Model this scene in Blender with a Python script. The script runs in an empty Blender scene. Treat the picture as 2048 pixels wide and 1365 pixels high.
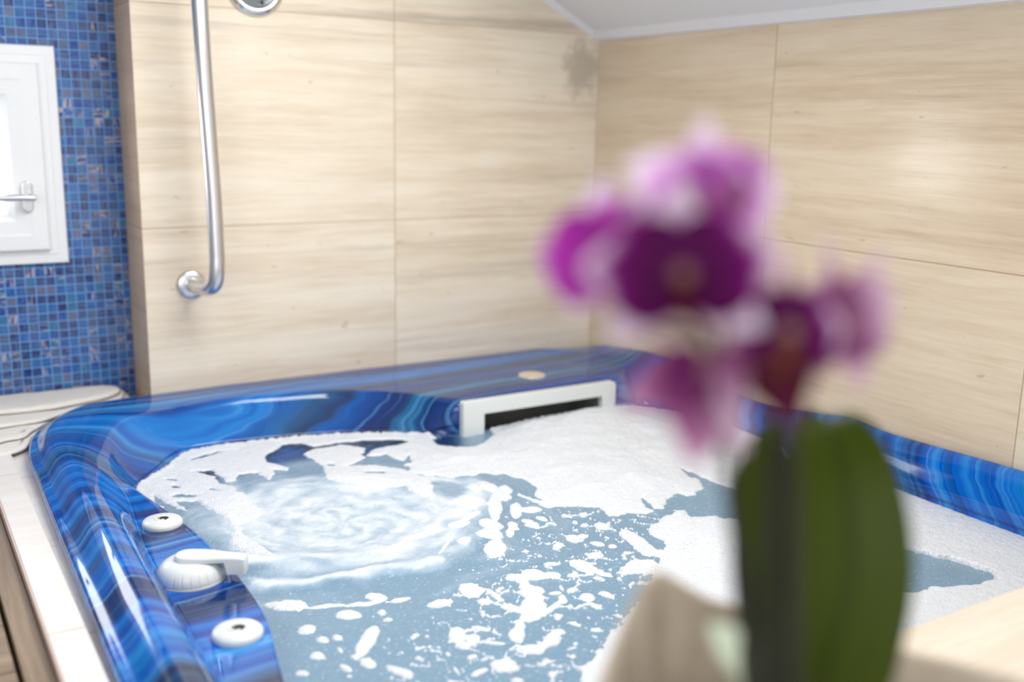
import bpy, bmesh, math, random
import numpy as np
from mathutils import Vector, Matrix, noise as mnoise
random.seed(7)
ZO = 1.25            # height of the lens above the floor; all coordinates below are relative to the lens
S = bpy.context.scene
COL = S.collection
# ------------------------------------------------------------------ camera
cam_d = bpy.data.cameras.new('camera'); cam = bpy.data.objects.new('camera', cam_d); COL.objects.link(cam)
CR = [[0.85117977,-0.52452928,0.01902742],[-0.09328677,-0.18685638,-0.97794799],[0.51651775,0.83063453,-0.20798001]]
M = Matrix.Identity(4)
for i in range(3):
    M[i][0] = CR[0][i]; M[i][1] = -CR[1][i]; M[i][2] = -CR[2][i]
M[2][3] = ZO
cam.matrix_world = M
cam_d.sensor_width = 36; cam_d.lens = 36*2060/2048; cam_d.clip_start = .02
cam_d.dof.use_dof = True; cam_d.dof.focus_distance = 1.5; cam_d.dof.aperture_fstop = 2.0
S.camera = cam
# ------------------------------------------------------------------ world, exposure, daylight
S.view_settings.view_transform = 'Standard'; S.view_settings.look = 'None'
S.view_settings.gamma = 1; S.view_settings.use_curve_mapping = False
S.view_settings.exposure = 0.14
w = bpy.data.worlds.new('sky'); S.world = w; w.use_nodes = True
w.node_tree.nodes['Background'].inputs[0].default_value = (.92,.96,1,1)
w.node_tree.nodes['Background'].inputs[1].default_value = 1.35
def area(name, loc, dirv, sx, sy, power, color=(1,1,1)):
    l = bpy.data.lights.new(name, 'AREA'); l.shape = 'RECTANGLE'; l.size = sx; l.size_y = sy; l.energy = power; l.color = color
    o = bpy.data.objects.new(name, l); COL.objects.link(o)
    o.location = (loc[0], loc[1], loc[2]+ZO); o.rotation_euler = Vector(dirv).to_track_quat('-Z', 'Y').to_euler()
    return o
# daylight through the roof window in the sloping ceiling, plus an added, unseen soft fill light behind the camera
area('skylight_daylight', (.80,1.10,0.62), (-.457,0,-.889), .60, .74, 16.5, (1,.99,.97))
area('rear_fill_light', (-1.2,-1.0,.35), (.62,.75,-.18), 1.5, 1.1, 19, (.96,.98,1))
# ------------------------------------------------------------------ node helpers
class NT:
    def __init__(s, name):
        s.m = bpy.data.materials.new(name); s.m.use_nodes = True; s.t = s.m.node_tree; s.t.nodes.clear()
        s.out = s.n('ShaderNodeOutputMaterial')
    def n(s, typ, **kw):
        x = s.t.nodes.new(typ)
        for k, v in kw.items(): setattr(x, k, v)
        return x
    def put(s, sock, v):
        if isinstance(v, bpy.types.NodeSocket): s.t.links.new(v, sock)
        elif v is not None:
            if isinstance(v, (tuple, list)) and len(v) == 3 and sock.type == 'RGBA': v = (*v, 1)
            sock.default_value = v
    def math(s, op, a, b=None, c=None, clamp=False):
        x = s.n('ShaderNodeMath', operation=op, use_clamp=clamp); s.put(x.inputs[0], a)
        if b is not None: s.put(x.inputs[1], b)
        if c is not None: s.put(x.inputs[2], c)
        return x.outputs[0]
    def vmul(s, a, b):
        x = s.n('ShaderNodeVectorMath', operation='MULTIPLY'); s.put(x.inputs[0], a); s.put(x.inputs[1], b); return x.outputs[0]
    def vadd(s, a, b):
        x = s.n('ShaderNodeVectorMath', operation='ADD'); s.put(x.inputs[0], a); s.put(x.inputs[1], b); return x.outputs[0]
    def xyz(s, a=None):
        x = s.n('ShaderNodeSeparateXYZ'); s.put(x.inputs[0], a); return x.outputs
    def comb(s, a, b, c):
        x = s.n('ShaderNodeCombineXYZ'); s.put(x.inputs[0], a); s.put(x.inputs[1], b); s.put(x.inputs[2], c); return x.outputs[0]
    def pos(s): return s.n('ShaderNodeNewGeometry').outputs['Position']
    def obj(s): return s.n('ShaderNodeTexCoord').outputs['Object']
    def noise(s, vec, scale=1, detail=4, rough=.55, dist=0, col=False):
        x = s.n('ShaderNodeTexNoise'); s.put(x.inputs['Vector'], vec); s.put(x.inputs['Scale'], scale); s.put(x.inputs['Detail'], detail)
        s.put(x.inputs['Roughness'], rough); s.put(x.inputs['Distortion'], dist)
        return x.outputs['Color'] if col else x.outputs['Fac']
    def ramp(s, fac, stops, interp='LINEAR'):
        x = s.n('ShaderNodeValToRGB'); s.put(x.inputs[0], fac); r = x.color_ramp; r.interpolation = interp
        while len(r.elements) < len(stops): r.elements.new(.5)
        for e, (p, c) in zip(r.elements, stops):
            e.position = p; e.color = (*c, 1) if len(c) == 3 else c
        return x.outputs[0]
    def mix(s, fac, a, b, mode='MIX'):
        x = s.n('ShaderNodeMix', data_type='RGBA', blend_type=mode); s.put(x.inputs[0], fac); s.put(x.inputs[6], a); s.put(x.inputs[7], b)
        return x.outputs[2]
    def bump(s, h, strength=.3, dist=.01, nrm=None):
        x = s.n('ShaderNodeBump'); s.put(x.inputs['Height'], h); s.put(x.inputs['Strength'], strength); s.put(x.inputs['Distance'], dist)
        if nrm: s.put(x.inputs['Normal'], nrm)
        return x.outputs[0]
    def attr(s, name): return s.n('ShaderNodeAttribute', attribute_name=name).outputs['Fac']
    def bsdf(s, color, rough=.5, metal=0, normal=None, **kw):
        x = s.n('ShaderNodeBsdfPrincipled'); s.put(x.inputs['Base Color'], color); s.put(x.inputs['Roughness'], rough); s.put(x.inputs['Metallic'], metal)
        if normal is not None: s.put(x.inputs['Normal'], normal)
        for k, v in kw.items(): s.put(x.inputs[k.replace('_', ' ')], v)
        return x.outputs[0]
    def done(s, sh): s.put(s.out.inputs[0], sh); return s.m
    def mixs(s, fac, a, b):
        x = s.n('ShaderNodeMixShader'); s.put(x.inputs[0], fac); s.put(x.inputs[1], a); s.put(x.inputs[2], b); return x.outputs[0]
def simple(name, color, rough=.5, metal=0, bumpy=0, bscale=80, **kw):
    t = NT(name); nrm = None
    n = t.noise(t.obj(), bscale, 3)
    if bumpy: nrm = t.bump(n, bumpy, .002)
    c = t.mix(t.math('MULTIPLY', n, .16), color, tuple(v*.8 for v in color))
    return t.done(t.bsdf(c, rough, metal, nrm, **kw))
# ------------------------------------------------------------------ materials
def travertine(name, u, v, j0, pu, k0, pv, tint=(1,.98,.925), rough=.2, grey=1.0, stain=False, soft=0):
    """u: across the tile, v: across the veins; joints at j0+k*pu and k0+k*pv"""
    t = NT(name); p = t.pos(); c = dict(zip('xyz', t.xyz(p)))
    iu = t.math('FLOOR', t.math('DIVIDE', t.math('SUBTRACT', c[u], j0), pu)); iv = t.math('FLOOR', t.math('DIVIDE', t.math('SUBTRACT', c[v], k0), pv))
    off = t.math('ADD', t.math('MULTIPLY', iu, 3.7), t.math('MULTIPLY', iv, 7.3))
    warp = t.noise(t.comb(t.math('MULTIPLY', c[u], 2.2), off, t.math('MULTIPLY', c[v], 7)), 1, 4)
    vv = t.math('ADD', c[v], t.math('MULTIPLY', warp, .026))
    big = t.noise(t.comb(t.math('MULTIPLY', c[u], 1.1), off, t.math('MULTIPLY', vv, 22)), 1, 7, .65, .12)
    fine = t.noise(t.comb(t.math('MULTIPLY', c[u], 7), off, t.math('MULTIPLY', vv, 130)), 1, 5, .65, .3)
    cloud = t.noise(t.comb(t.math('MULTIPLY', c[u], 3), off, t.math('MULTIPLY', c[v], 6)), 1, 3)
    s_ = t.math('ADD', t.math('ADD', t.math('MULTIPLY', big, .48), t.math('MULTIPLY', fine, .30)), t.math('MULTIPLY', cloud, .22))
    T = lambda q: tuple(a*b for a, b in zip(q, tint))
    col = t.ramp(s_, [(.30, T((.50,.42,.335))), (.40, T((.66,.565,.455))), (.47, T((.735,.64,.53))), (.54, T((.79,.71,.605))), (.66, T((.84,.79,.71)))])
    vein = t.noise(t.comb(t.math('MULTIPLY', c[u], .8), t.math('ADD', off, 9.1), t.math('MULTIPLY', vv, 34)), 1, 4, .6, .5)
    col = t.mix(t.math('MULTIPLY', t.ramp(vein, [(.60, (0,0,0)), (.70, (1,1,1))]), .45*grey), col, T((.50,.45,.40)))
    if soft: col = t.mix(soft, col, T((.72,.66,.58)))
    pit = t.noise(t.comb(t.math('MULTIPLY', c[u], 25), off, t.math('MULTIPLY', c[v], 60)), 1, 2)
    col = t.mix(t.math('MULTIPLY', t.ramp(pit, [(.72, (0,0,0)), (.76, (1,1,1))]), .5), col, T((.42,.32,.22)))
    def joint(cc, o, per):
        f = t.math('ABSOLUTE', t.math('SUBTRACT', t.math('FRACT', t.math('ADD', t.math('DIVIDE', t.math('SUBTRACT', cc, o), per), .5)), .5))
        return t.math('LESS_THAN', f, .0011/per)
    j = t.math('MAXIMUM', joint(c[u], j0, pu), joint(c[v], k0, pv))
    col = t.mix(t.math('MULTIPLY', j, .75), col, T((.37,.27,.18)))
    if stain:      # mould stain near the ceiling corner
        d = t.n('ShaderNodeVectorMath', operation='DISTANCE'); t.put(d.inputs[0], t.vmul(p, (1,0,.8))); t.put(d.inputs[1], (1.462,0,(ZO+.128)*.8))
        sp = t.noise(p, 45, 5, .7); f_ = t.math('SUBTRACT', t.math('ADD', t.math('MULTIPLY', sp, .10), .012), d.outputs[1])
        col = t.mix(t.math('MULTIPLY', t.ramp(f_, [(0, (0,0,0)), (.035, (1,1,1))]), .55), col, T((.30,.25,.20)))
        dz = t.math('ABSOLUTE', t.math('SUBTRACT', t.math('ADD', c['z'], t.math('MULTIPLY', c['x'], -.02)), ZO+.214-.02))
        vn = t.math('MULTIPLY', t.ramp(t.math('ADD', dz, t.math('MULTIPLY', t.math('SUBTRACT', fine, .5), .02)), [(.002, (1,1,1)), (.014, (0,0,0))]), t.ramp(c['x'], [(.62, (0,0,0)), (.95, (1,1,1))]))
        col = t.mix(t.math('MULTIPLY', vn, .5), col, T((.36,.31,.26)))
    return t.done(t.bsdf(col, rough, 0, t.bump(t.math('SUBTRACT', fine, j), .12, .002), Specular_IOR_Level=.5))
M_TRAV_BACK = travertine('travertine_tiles_back', 'x', 'z', .4355, .5375, ZO-.2145, .42, stain=True)
M_TRAV_RIGHT = travertine('travertine_tiles_right', 'y', 'z', 2.06-.576*4, .576, ZO-.218, .4195, tint=(.93,.855,.735), rough=.16, grey=.25)
M_TRAV_LEDGE = travertine('travertine_ledge_tiles', 'x', 'y', -3, 9, 1.175-.6*4, .6, tint=(1.14,1.19,1.28), rough=.3, grey=.1, soft=.6)
M_TRAV_SLAB = travertine('travertine_slab', 'x', 'y', -2, 9, -3, 9, tint=(1.02,1,.98), rough=.35, grey=.1)
def mosaic():
    t = NT('blue_glass_mosaic'); p = t.pos(); x, y, z = t.xyz(p); P = .0182
    u = t.math('DIVIDE', t.math('ADD', x, 5), P); v = t.math('DIVIDE', t.math('ADD', z, 5), P)
    iu = t.math('FLOOR', u); iv = t.math('FLOOR', v); fu = t.math('FRACT', u); fv = t.math('FRACT', v)
    wn = t.n('ShaderNodeTexWhiteNoise', noise_dimensions='2D'); t.put(wn.inputs['Vector'], t.comb(iu, iv, 0)); r1 = wn.outputs['Value']; rc = t.xyz(wn.outputs['Color'])
    base = t.ramp(r1, [(0, (.008,.018,.13)), (.18, (.010,.045,.25)), (.36, (.015,.09,.32)), (.50, (.030,.028,.13)), (.64, (.035,.075,.24)), (.76, (.07,.085,.17)), (.88, (.02,.13,.26)), (.95, (.12,.11,.19))], 'CONSTANT')
    # streaks in the glass run along or across each tesserae
    horiz = t.math('GREATER_THAN', rc[1], .42)
    su = t.math('ADD', t.math('MULTIPLY', horiz, -3.4), 4.0); sv = t.math('ADD', t.math('MULTIPLY', horiz, 3.4), .6)
    st = t.noise(t.comb(t.math('ADD', t.math('MULTIPLY', u, su), t.math('MULTIPLY', rc[0], 90)), t.math('MULTIPLY', v, sv), t.math('MULTIPLY', r1, 50)), 1, 4, .6, .3)
    base = t.mix(t.ramp(st, [(.35, (0,0,0)), (.65, (1,1,1))]), base, t.mix(.45, base, (.13,.26,.46)))
    cop = t.math('MULTIPLY', t.math('GREATER_THAN', rc[2], .80), t.ramp(st, [(.52, (0,0,0)), (.62, (1,1,1))]))
    base = t.mix(t.math('MULTIPLY', cop, .7), base, (.62,.46,.38))
    d = t.math('MAXIMUM', t.math('ABSOLUTE', t.math('SUBTRACT', fu, .5)), t.math('ABSOLUTE', t.math('SUBTRACT', fv, .5)))
    g = t.ramp(d, [(.445, (0,0,0)), (.465, (1,1,1))])
    col = t.mix(g, base, (.14,.33,.68))
    rough = t.math('ADD', t.math('MULTIPLY', g, .5), .12)
    tilt = t.math('MULTIPLY', t.math('ADD', t.math('MULTIPLY', fu, t.math('SUBTRACT', rc[0], .5)), t.math('MULTIPLY', fv, t.math('SUBTRACT', rc[1], .5))), .7)
    h = t.math('ADD', t.math('SUBTRACT', 1, g), t.math('ADD', tilt, t.math('MULTIPLY', st, .25)))
    return t.done(t.bsdf(col, rough, 0, t.bump(h, .35, .003)))
M_MOSAIC = mosaic()
def agate():
    t = NT('marbled_blue_acrylic'); p = t.pos(); x, y, z = t.xyz(p)
    w1 = t.noise(t.comb(t.math('MULTIPLY', x, 1.6), t.math('MULTIPLY', y, .8), t.math('MULTIPLY', z, 8)), 1, 3, .5)
    w2 = t.noise(t.comb(t.math('MULTIPLY', x, 7), t.math('MULTIPLY', y, 7), t.math('MULTIPLY', z, 12)), 1, 2, .5)
    s_ = t.math('ADD', t.math('ADD', y, t.math('MULTIPLY', x, -.10)), t.math('ADD', t.math('MULTIPLY', z, -.55), t.math('ADD', t.math('MULTIPLY', w1, .15), t.math('MULTIPLY', w2, .008))))
    def band(f, seed, det=2, xs=.5): return t.noise(t.comb(t.math('MULTIPLY', s_, f), t.math('MULTIPLY', x, xs), seed), 1, det, .5)
    b1 = band(9, 1.0); b2 = band(34, 5.0, 3); b3 = band(95, 9.0, 2, 1.2); b4 = band(7, 21.0)
    col = t.ramp(b1, [(.30, (.002,.015,.07)), (.42, (.0,.045,.26)), (.50, (.0,.095,.48)), (.60, (.0,.13,.54)), (.72, (.005,.22,.55))])
    col = t.mix(t.math('MULTIPLY', t.ramp(b2, [(.50, (0,0,0)), (.66, (1,1,1))]), .55), col, (.03,.32,.72))
    col = t.mix(t.math('MULTIPLY', t.ramp(b2, [(.32, (1,1,1)), (.46, (0,0,0))]), .7), col, (.004,.018,.11))
    col = t.mix(t.math('MULTIPLY', t.ramp(b3, [(.56, (0,0,0)), (.68, (1,1,1))]), .5), col, (.12,.42,.80))
    col = t.mix(t.math('MULTIPLY', t.ramp(b3, [(.30, (1,1,1)), (.42, (0,0,0))]), .5), col, (.0,.03,.25))
    col = t.mix(t.math('MULTIPLY', t.ramp(b4, [(.54, (0,0,0)), (.64, (1,1,1))]), .75), col, (.022,.026,.045))
    return t.done(t.bsdf(col, .03, 0, None, Specular_IOR_Level=.5))
M_AGATE = agate()
M_WHITE = simple('white_window_plastic', (.80,.82,.83), .3)
M_PLASTIC = simple('pale_grey_plastic', (.72,.75,.73), .28)
M_PAINT = simple('white_ceiling_paint', (.84,.84,.85), .8, 0, .05, 60)
M_CHROME = simple('brushed_steel', (.72,.72,.73), .30, 1)
M_POLISHED = simple('polished_chrome', (.80,.81,.82), .08, 1)
M_DARKGREY = simple('satin_grey_metal', (.30,.33,.34), .35, .8)
M_BLACK = simple('black_rubber', (.015,.015,.015), .4)
M_CONC = simple('masonry', (.5,.47,.43), .8)
def towel_mat():
    t = NT('cream_cotton'); p = t.obj()
    n = t.noise(t.vmul(p, (60,260,260)), 1, 3); w = t.noise(t.vmul(p, (400,400,400)), 1, 2)
    return t.done(t.bsdf(t.mix(n, (.70,.66,.60), (.86,.83,.78)), .9, 0, t.bump(t.math('ADD', n, w), .6, .002)))
M_TOWEL = towel_mat(); M_HEM = simple('dark_hem', (.16,.13,.10), .9, 0, .4, 300)
def wood():
    t = NT('oak_boards'); x, y, z = t.xyz(t.pos())
    g1 = t.noise(t.comb(t.math('MULTIPLY', x, 4), t.math('MULTIPLY', y, 45), 0), 1, 5, .6, .6)
    g2 = t.noise(t.comb(t.math('MULTIPLY', x, 70), t.math('MULTIPLY', y, 3), 4), 1, 5, .6, .4)
    side = t.math('GREATER_THAN', x, .088)
    g = t.mix(side, g1, g2)
    col = t.ramp(g, [(.3, (.17,.115,.07)), (.5, (.27,.19,.12)), (.7, (.36,.265,.18))])
    return t.done(t.bsdf(col, .5, 0, t.bump(g, .2, .003)))
M_WOOD = wood()
M_FLOOR = simple('floor_tiles', (.42,.33,.25), .4)
# ------------------------------------------------------------------ mesh helpers (coordinates relative to the lens)
def tag(o, label=None, cat=None, group=None, kind=None):
    for k, v in (('label', label), ('category', cat), ('group', group), ('kind', kind)):
        if v: o[k] = v
    return o
def mesh(name, vs, fs, mat, parent=None, smooth=True, origin=None):
    """origin None: base centre of the geometry (top level) or the parent's origin (child)"""
    vs = np.array(vs, float)
    if origin is None:
        if parent is not None: origin = parent['_o']
        else: origin = ((vs[:,0].min()+vs[:,0].max())/2, (vs[:,1].min()+vs[:,1].max())/2, vs[:,2].min())
    o3 = np.array([float(q) for q in origin])
    me = bpy.data.meshes.new(name); me.from_pydata((vs-o3).tolist(), [], [tuple(int(i) for i in f) for f in fs]); me.update()
    if smooth: me.polygons.foreach_set('use_smooth', [True]*len(me.polygons))
    me.materials.append(mat)
    o = bpy.data.objects.new(name, me); COL.objects.link(o)
    if parent is None: o.location = (o3[0], o3[1], o3[2]+ZO)
    else:
        o.parent = parent; po = np.array([float(q) for q in parent['_o']]); o.location = tuple(o3-po)
    o['_o'] = [float(q) for q in o3]
    return o
def empty(name, at, label, cat, group=None):
    o = bpy.data.objects.new(name, None); COL.objects.link(o); o.location = (at[0], at[1], at[2]+ZO); o.empty_display_size = .05
    o['_o'] = [float(q) for q in at]
    return tag(o, label, cat, group)
def fixn(o):
    bm = bmesh.new(); bm.from_mesh(o.data); bmesh.ops.recalc_face_normals(bm, faces=bm.faces); bm.to_mesh(o.data); bm.free(); return o
def bevel(o, w=.002, seg=2, ang=40):
    m = o.modifiers.new('bevel', 'BEVEL'); m.width = w; m.segments = seg; m.limit_method = 'ANGLE'; m.angle_limit = math.radians(ang); m.harden_normals = False
    return o
def boxd(x0, x1, y0, y1, z0, z1):
    vs = [(x, y, z) for x in (x0, x1) for y in (y0, y1) for z in (z0, z1)]
    return vs, [(0,1,3,2), (4,6,7,5), (0,4,5,1), (2,3,7,6), (0,2,6,4), (1,5,7,3)]
def box(name, x0, x1, y0, y1, z0, z1, mat, parent=None, bv=0):
    o = mesh(name, *boxd(x0, x1, y0, y1, z0, z1), mat, parent, smooth=False)
    if bv: bevel(o, bv)
    return o
def join(*parts):
    vs = []; fs = []
    for v, f in parts:
        b = len(vs); vs += [tuple(q) for q in v]; fs += [tuple(i+b for i in g) for g in f]
    return vs, fs
def lathe(prof, c, axis=(0,0,1), n=48):
    q = Vector((0,0,1)).rotation_difference(Vector(axis).normalized()).to_matrix(); c = Vector(c)
    vs = []; fs = []; m = len(prof)
    for i in range(n):
        a = 2*math.pi*i/n
        for r, h in prof: vs.append(tuple(c + q @ Vector((r*math.cos(a), r*math.sin(a), h))))
    for i in range(n):
        j = (i+1) % n
        for k in range(m-1): fs.append((i*m+k, j*m+k, j*m+k+1, i*m+k+1))
    fs.append(tuple(i*m for i in reversed(range(n)))) if prof[0][0] > 1e-6 else None
    fs.append(tuple(i*m+m-1 for i in range(n))) if prof[-1][0] > 1e-6 else None
    return vs, [f for f in fs if f]
def crom(pts, sub, closed=False):
    P = [np.array(p, float) for p in pts]; n = len(P); out = []
    for i in range(n if closed else n-1):
        if closed: a, b, c, d = P[(i-1) % n], P[i], P[(i+1) % n], P[(i+2) % n]
        else: a, b, c, d = P[max(i-1, 0)], P[i], P[i+1], P[min(i+2, n-1)]
        for k in range(sub):
            t = k/sub
            out.append(.5*((2*b)+(-a+c)*t+(2*a-5*b+4*c-d)*t*t+(-a+3*b-3*c+d)*t**3))
    if not closed: out.append(P[-1])
    return np.array(out)
def tube(path, rad, n=14, caps=True):
    path = [Vector(p) for p in path]; vs = []; fs = []
    rads = rad if hasattr(rad, '__len__') else [rad]*len(path)
    t0 = (path[1]-path[0]).normalized(); u = t0.orthogonal().normalized()
    for i, p in enumerate(path):
        t = (path[min(i+1, len(path)-1)]-path[max(i-1, 0)]).normalized()
        u = (u - t*u.dot(t)).normalized(); v = t.cross(u)
        for k in range(n):
            a = 2*math.pi*k/n; vs.append(tuple(p+(u*math.cos(a)+v*math.sin(a))*rads[i]))
    for i in range(len(path)-1):
        for k in range(n): fs.append((i*n+k, i*n+(k+1) % n, (i+1)*n+(k+1) % n, (i+1)*n+k))
    if caps: fs += [tuple(reversed(range(n))), tuple(range((len(path)-1)*n, len(path)*n))]
    return vs, fs
def prism(poly, axis, a, b):
    """polygon given in the other two axes, extruded along axis from a to b"""
    n = len(poly)
    def P(p, h): return {'x': (h, p[0], p[1]), 'y': (p[0], h, p[1]), 'z': (p[0], p[1], h)}[axis]
    vs = [P(p, a) for p in poly]+[P(p, b) for p in poly]
    fs = [tuple(range(n)), tuple(reversed(range(n, 2*n)))]+[(i, i+n, (i+1) % n+n, (i+1) % n) for i in range(n)]
    return vs, fs
# numpy gradient noise
_rs = np.random.RandomState(3); _perm = np.concatenate([_rs.permutation(512)]*3); _g = _rs.randn(512, 2); _g /= np.linalg.norm(_g, axis=1)[:,None]
def pn(x, y):
    xi = np.floor(x).astype(int); yi = np.floor(y).astype(int); xf = x-xi; yf = y-yi; u = xf*xf*xf*(xf*(xf*6-15)+10); v = yf*yf*yf*(yf*(yf*6-15)+10)
    def gr(i, j):
        h = _perm[(_perm[i & 511]+j) & 511] % 512; return _g[h,0]*(x-i)+_g[h,1]*(y-j)
    a = gr(xi, yi); b = gr(xi+1, yi); c = gr(xi, yi+1); d = gr(xi+1, yi+1)
    return (a*(1-u)+b*u)*(1-v)+(c*(1-u)+d*u)*v
def fbm(x, y, o=4, g=.5):
    s = 0; a = 1
    for k in range(o): s = s+a*pn(x*2**k+17.3*k, y*2**k+5.1*k); a *= g
    return s
# ================================================================== THE ROOM
def struct(o): o['kind'] = 'structure'; return o
XR = 1.508; FZ = -ZO
struct(box('floor', -1.7, 1.7, -1.8, 2.5, FZ-.1, FZ, M_FLOOR))
struct(box('wall_back', .4375, 1.75, 2.06, 2.45, FZ, 1.05, M_TRAV_BACK, bv=.0015))
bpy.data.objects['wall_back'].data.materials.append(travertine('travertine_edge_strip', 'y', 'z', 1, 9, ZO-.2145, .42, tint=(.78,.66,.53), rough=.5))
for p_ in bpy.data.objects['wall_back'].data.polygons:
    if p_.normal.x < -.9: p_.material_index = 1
struct(box('wall_right', XR, 1.75, -1.8, 2.06, FZ, 1.05, M_TRAV_RIGHT))
# mosaic wall of the alcove, with an opening for the window
WX0, WX1, WZ0, WZ1 = -.26, .318, -.285, .120
struct(mesh('wall_alcove', *join(boxd(-1.7,WX0,2.2,2.45,FZ,1.05), boxd(WX1,.4375,2.2,2.45,FZ,1.05), boxd(WX0,WX1,2.2,2.45,FZ,WZ0), boxd(WX0,WX1,2.2,2.45,WZ1,1.05)), M_MOSAIC, smooth=False))
struct(box('wall_left', -1.8, -1.7, -1.8, 2.45, FZ, 1.05, M_PAINT))
# ceiling: slopes up to the left from the right-hand wall, with a roof window in the slope
sl = .515; cz = lambda x: .2005+(XR-x)*sl
def slope_piece(xa, xb, ya, yb, th=.12):
    return ([(x, y, cz(x)+h) for x in (xa, xb) for y in (ya, yb) for h in (0, th)], [(0,1,3,2), (4,6,7,5), (0,4,5,1), (2,3,7,6), (0,2,6,4), (1,5,7,3)])
SX0, SX1, SY0, SY1 = .50, 1.08, .70, 1.50
ce = struct(mesh('ceiling', *join(slope_piece(.06,SX0,-1.8,2.3), slope_piece(SX1,1.75,-1.8,2.3), slope_piece(SX0,SX1,-1.8,SY0), slope_piece(SX0,SX1,SY1,2.3), boxd(-1.8,.06,-1.8,2.45,cz(.06),cz(.06)+.12)), M_PAINT, smooth=False))
# cove bead where the slope meets the tiles
cv = [(XR-.012, cz(XR)-.006+.0), (XR+.01, cz(XR)-.010), (XR+.01, cz(XR)+.02), (XR-.03, cz(XR-.03)+.004)]
struct(mesh('trim_1', *prism([(x, z) for x, z in cv], 'y', -1.8, 2.062), M_PAINT, smooth=False))
struct(mesh('trim_2', *join(([(x, y, cz(x)+d) for x in (.44, XR) for y, d in ((2.062,-.012), (2.046,-.002), (2.05,.01), (2.07,.01))], [(0,1,5,4), (1,2,6,5), (2,3,7,6), (3,0,4,7), (0,3,2,1), (4,5,6,7)])), M_PAINT, smooth=False))
# roof window frame
def slab_on_slope(xa, xb, ya, yb, h0, h1): return ([(x, y, cz(x)+h) for x in (xa, xb) for y in (ya, yb) for h in (h0, h1)], [(0,1,3,2), (4,6,7,5), (0,4,5,1), (2,3,7,6), (0,2,6,4), (1,5,7,3)])
struct(fixn(mesh('window_2', *join(slab_on_slope(SX0,SX0+.03,SY0,SY1,.06,.14), slab_on_slope(SX1-.03,SX1,SY0,SY1,.06,.14), slab_on_slope(SX0,SX1,SY0,SY0+.03,.06,.14), slab_on_slope(SX0,SX1,SY1-.03,SY1,.06,.14)), M_WHITE, smooth=False)))
# ------------------------------------------------------------------ alcove window
def ring_frame(x0, x1, z0, z1, wdt, y0, y1):
    return join(boxd(x0,x0+wdt,y0,y1,z0,z1), boxd(x1-wdt,x1,y0,y1,z0,z1), boxd(x0+wdt,x1-wdt,y0,y1,z0,z0+wdt), boxd(x0+wdt,x1-wdt,y0,y1,z1-wdt,z1))
def mitre_frame(name, x0, x1, z0, z1, prof, mat, parent):
    """prof: (inset, y) going from outside edge to inside edge"""
    vs = []; m = len(prof)
    for sx, sz in ((0,0), (1,0), (1,1), (0,1)):
        for ins, y in prof: vs.append((x0+ins if sx == 0 else x1-ins, y, z0+ins if sz == 0 else z1-ins))
    fs = [(i*m+k, ((i+1) % 4)*m+k, ((i+1) % 4)*m+k+1, i*m+k+1) for i in range(4) for k in range(m-1)]
    o = fixn(mesh(name, vs, fs, mat, parent, smooth=False)); return o
win = bpy.data.objects.new('window_1', None); COL.objects.link(win); win.location = (.03, 2.19, -.29+ZO); win['_o'] = [.03,2.19,-.29]; win['kind'] = 'structure'
fr = mitre_frame('window_frame', -.263, .3235, -.290, .1255, [(.004,2.24),(0,2.196),(.002,2.190),(.017,2.189),(.0175,2.1895),(.019,2.188),(.034,2.187),(.036,2.20),(.036,2.25)], M_WHITE, win)
sash = mitre_frame('window_sash', -.228, .290, -.262, .092, [(0,2.20),(.0,2.179),(.003,2.176),(.030,2.175),(.033,2.176),(.058,2.177),(.072,2.190),(.078,2.205),(.078,2.235)], M_WHITE, win)
t = NT('bright_frosted_pane'); n = t.noise(t.vmul(t.pos(), (40,40,300)), 1, 2)
em = t.n('ShaderNodeEmission'); t.put(em.inputs[0], t.mix(n, (.90,.94,1.0), (1,1,1))); em.inputs[1].default_value = 6.5
M_PANE = t.done(em.outputs[0])
box('window_pane', -.160, .222, 2.226, 2.232, -.20, .03, M_PANE, win)
# handle on the sash
hx, hz = .254, -.157
pl = [(hx+.0095*math.cos(a), hz+(.020 if math.sin(a) >= 0 else -.020)+.0095*math.sin(a)) for a in [2*math.pi*k/28 for k in range(28)]]
hp = bevel(mesh('handle_plate', *prism(pl, 'y', 2.168, 2.176), M_CHROME, win, smooth=False), .002, 3)
hn = mesh('window_handle', *join(lathe([(.0075,0),(.0075,.022),(.006,.026)], (hx,2.168,hz), (0,-1,0), 20), tube(crom([(hx+.010,2.143,hz-.001),(hx-.01,2.142,hz),(hx-.06,2.142,hz),(hx-.115,2.143,hz),(hx-.125,2.146,hz)], 5), [.0062]*20+[.003], 12)), M_CHROME, win)
# ================================================================== GROUNDWORK AROUND THE TUB
tag(mesh('travertine_ledge', *join(boxd(.1235,.1635,.36,2.2,-1.25,-.575), boxd(.1635,.20,.36,2.2,-1.25,-.5835), boxd(.20,.4375,2.062,2.2,-1.25,-.579), boxd(.20,.26,2.05,2.062,-1.25,-.5835)), M_TRAV_LEDGE, smooth=False),
    'pale travertine tiled ledge running along the left side of the blue tub', 'ledge')
bevel(bpy.data.objects['travertine_ledge'], .0012)
tag(box('trim_bead', .1210,.1235,.36,2.198,-.60,-.5762, simple('pink_beige_bead', (.62,.47,.40), .4)), 'thin pinkish beige bead along the outer edge of the ledge', 'trim')
bpy.data.objects['trim_bead'].name = 'edge_bead'
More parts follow.
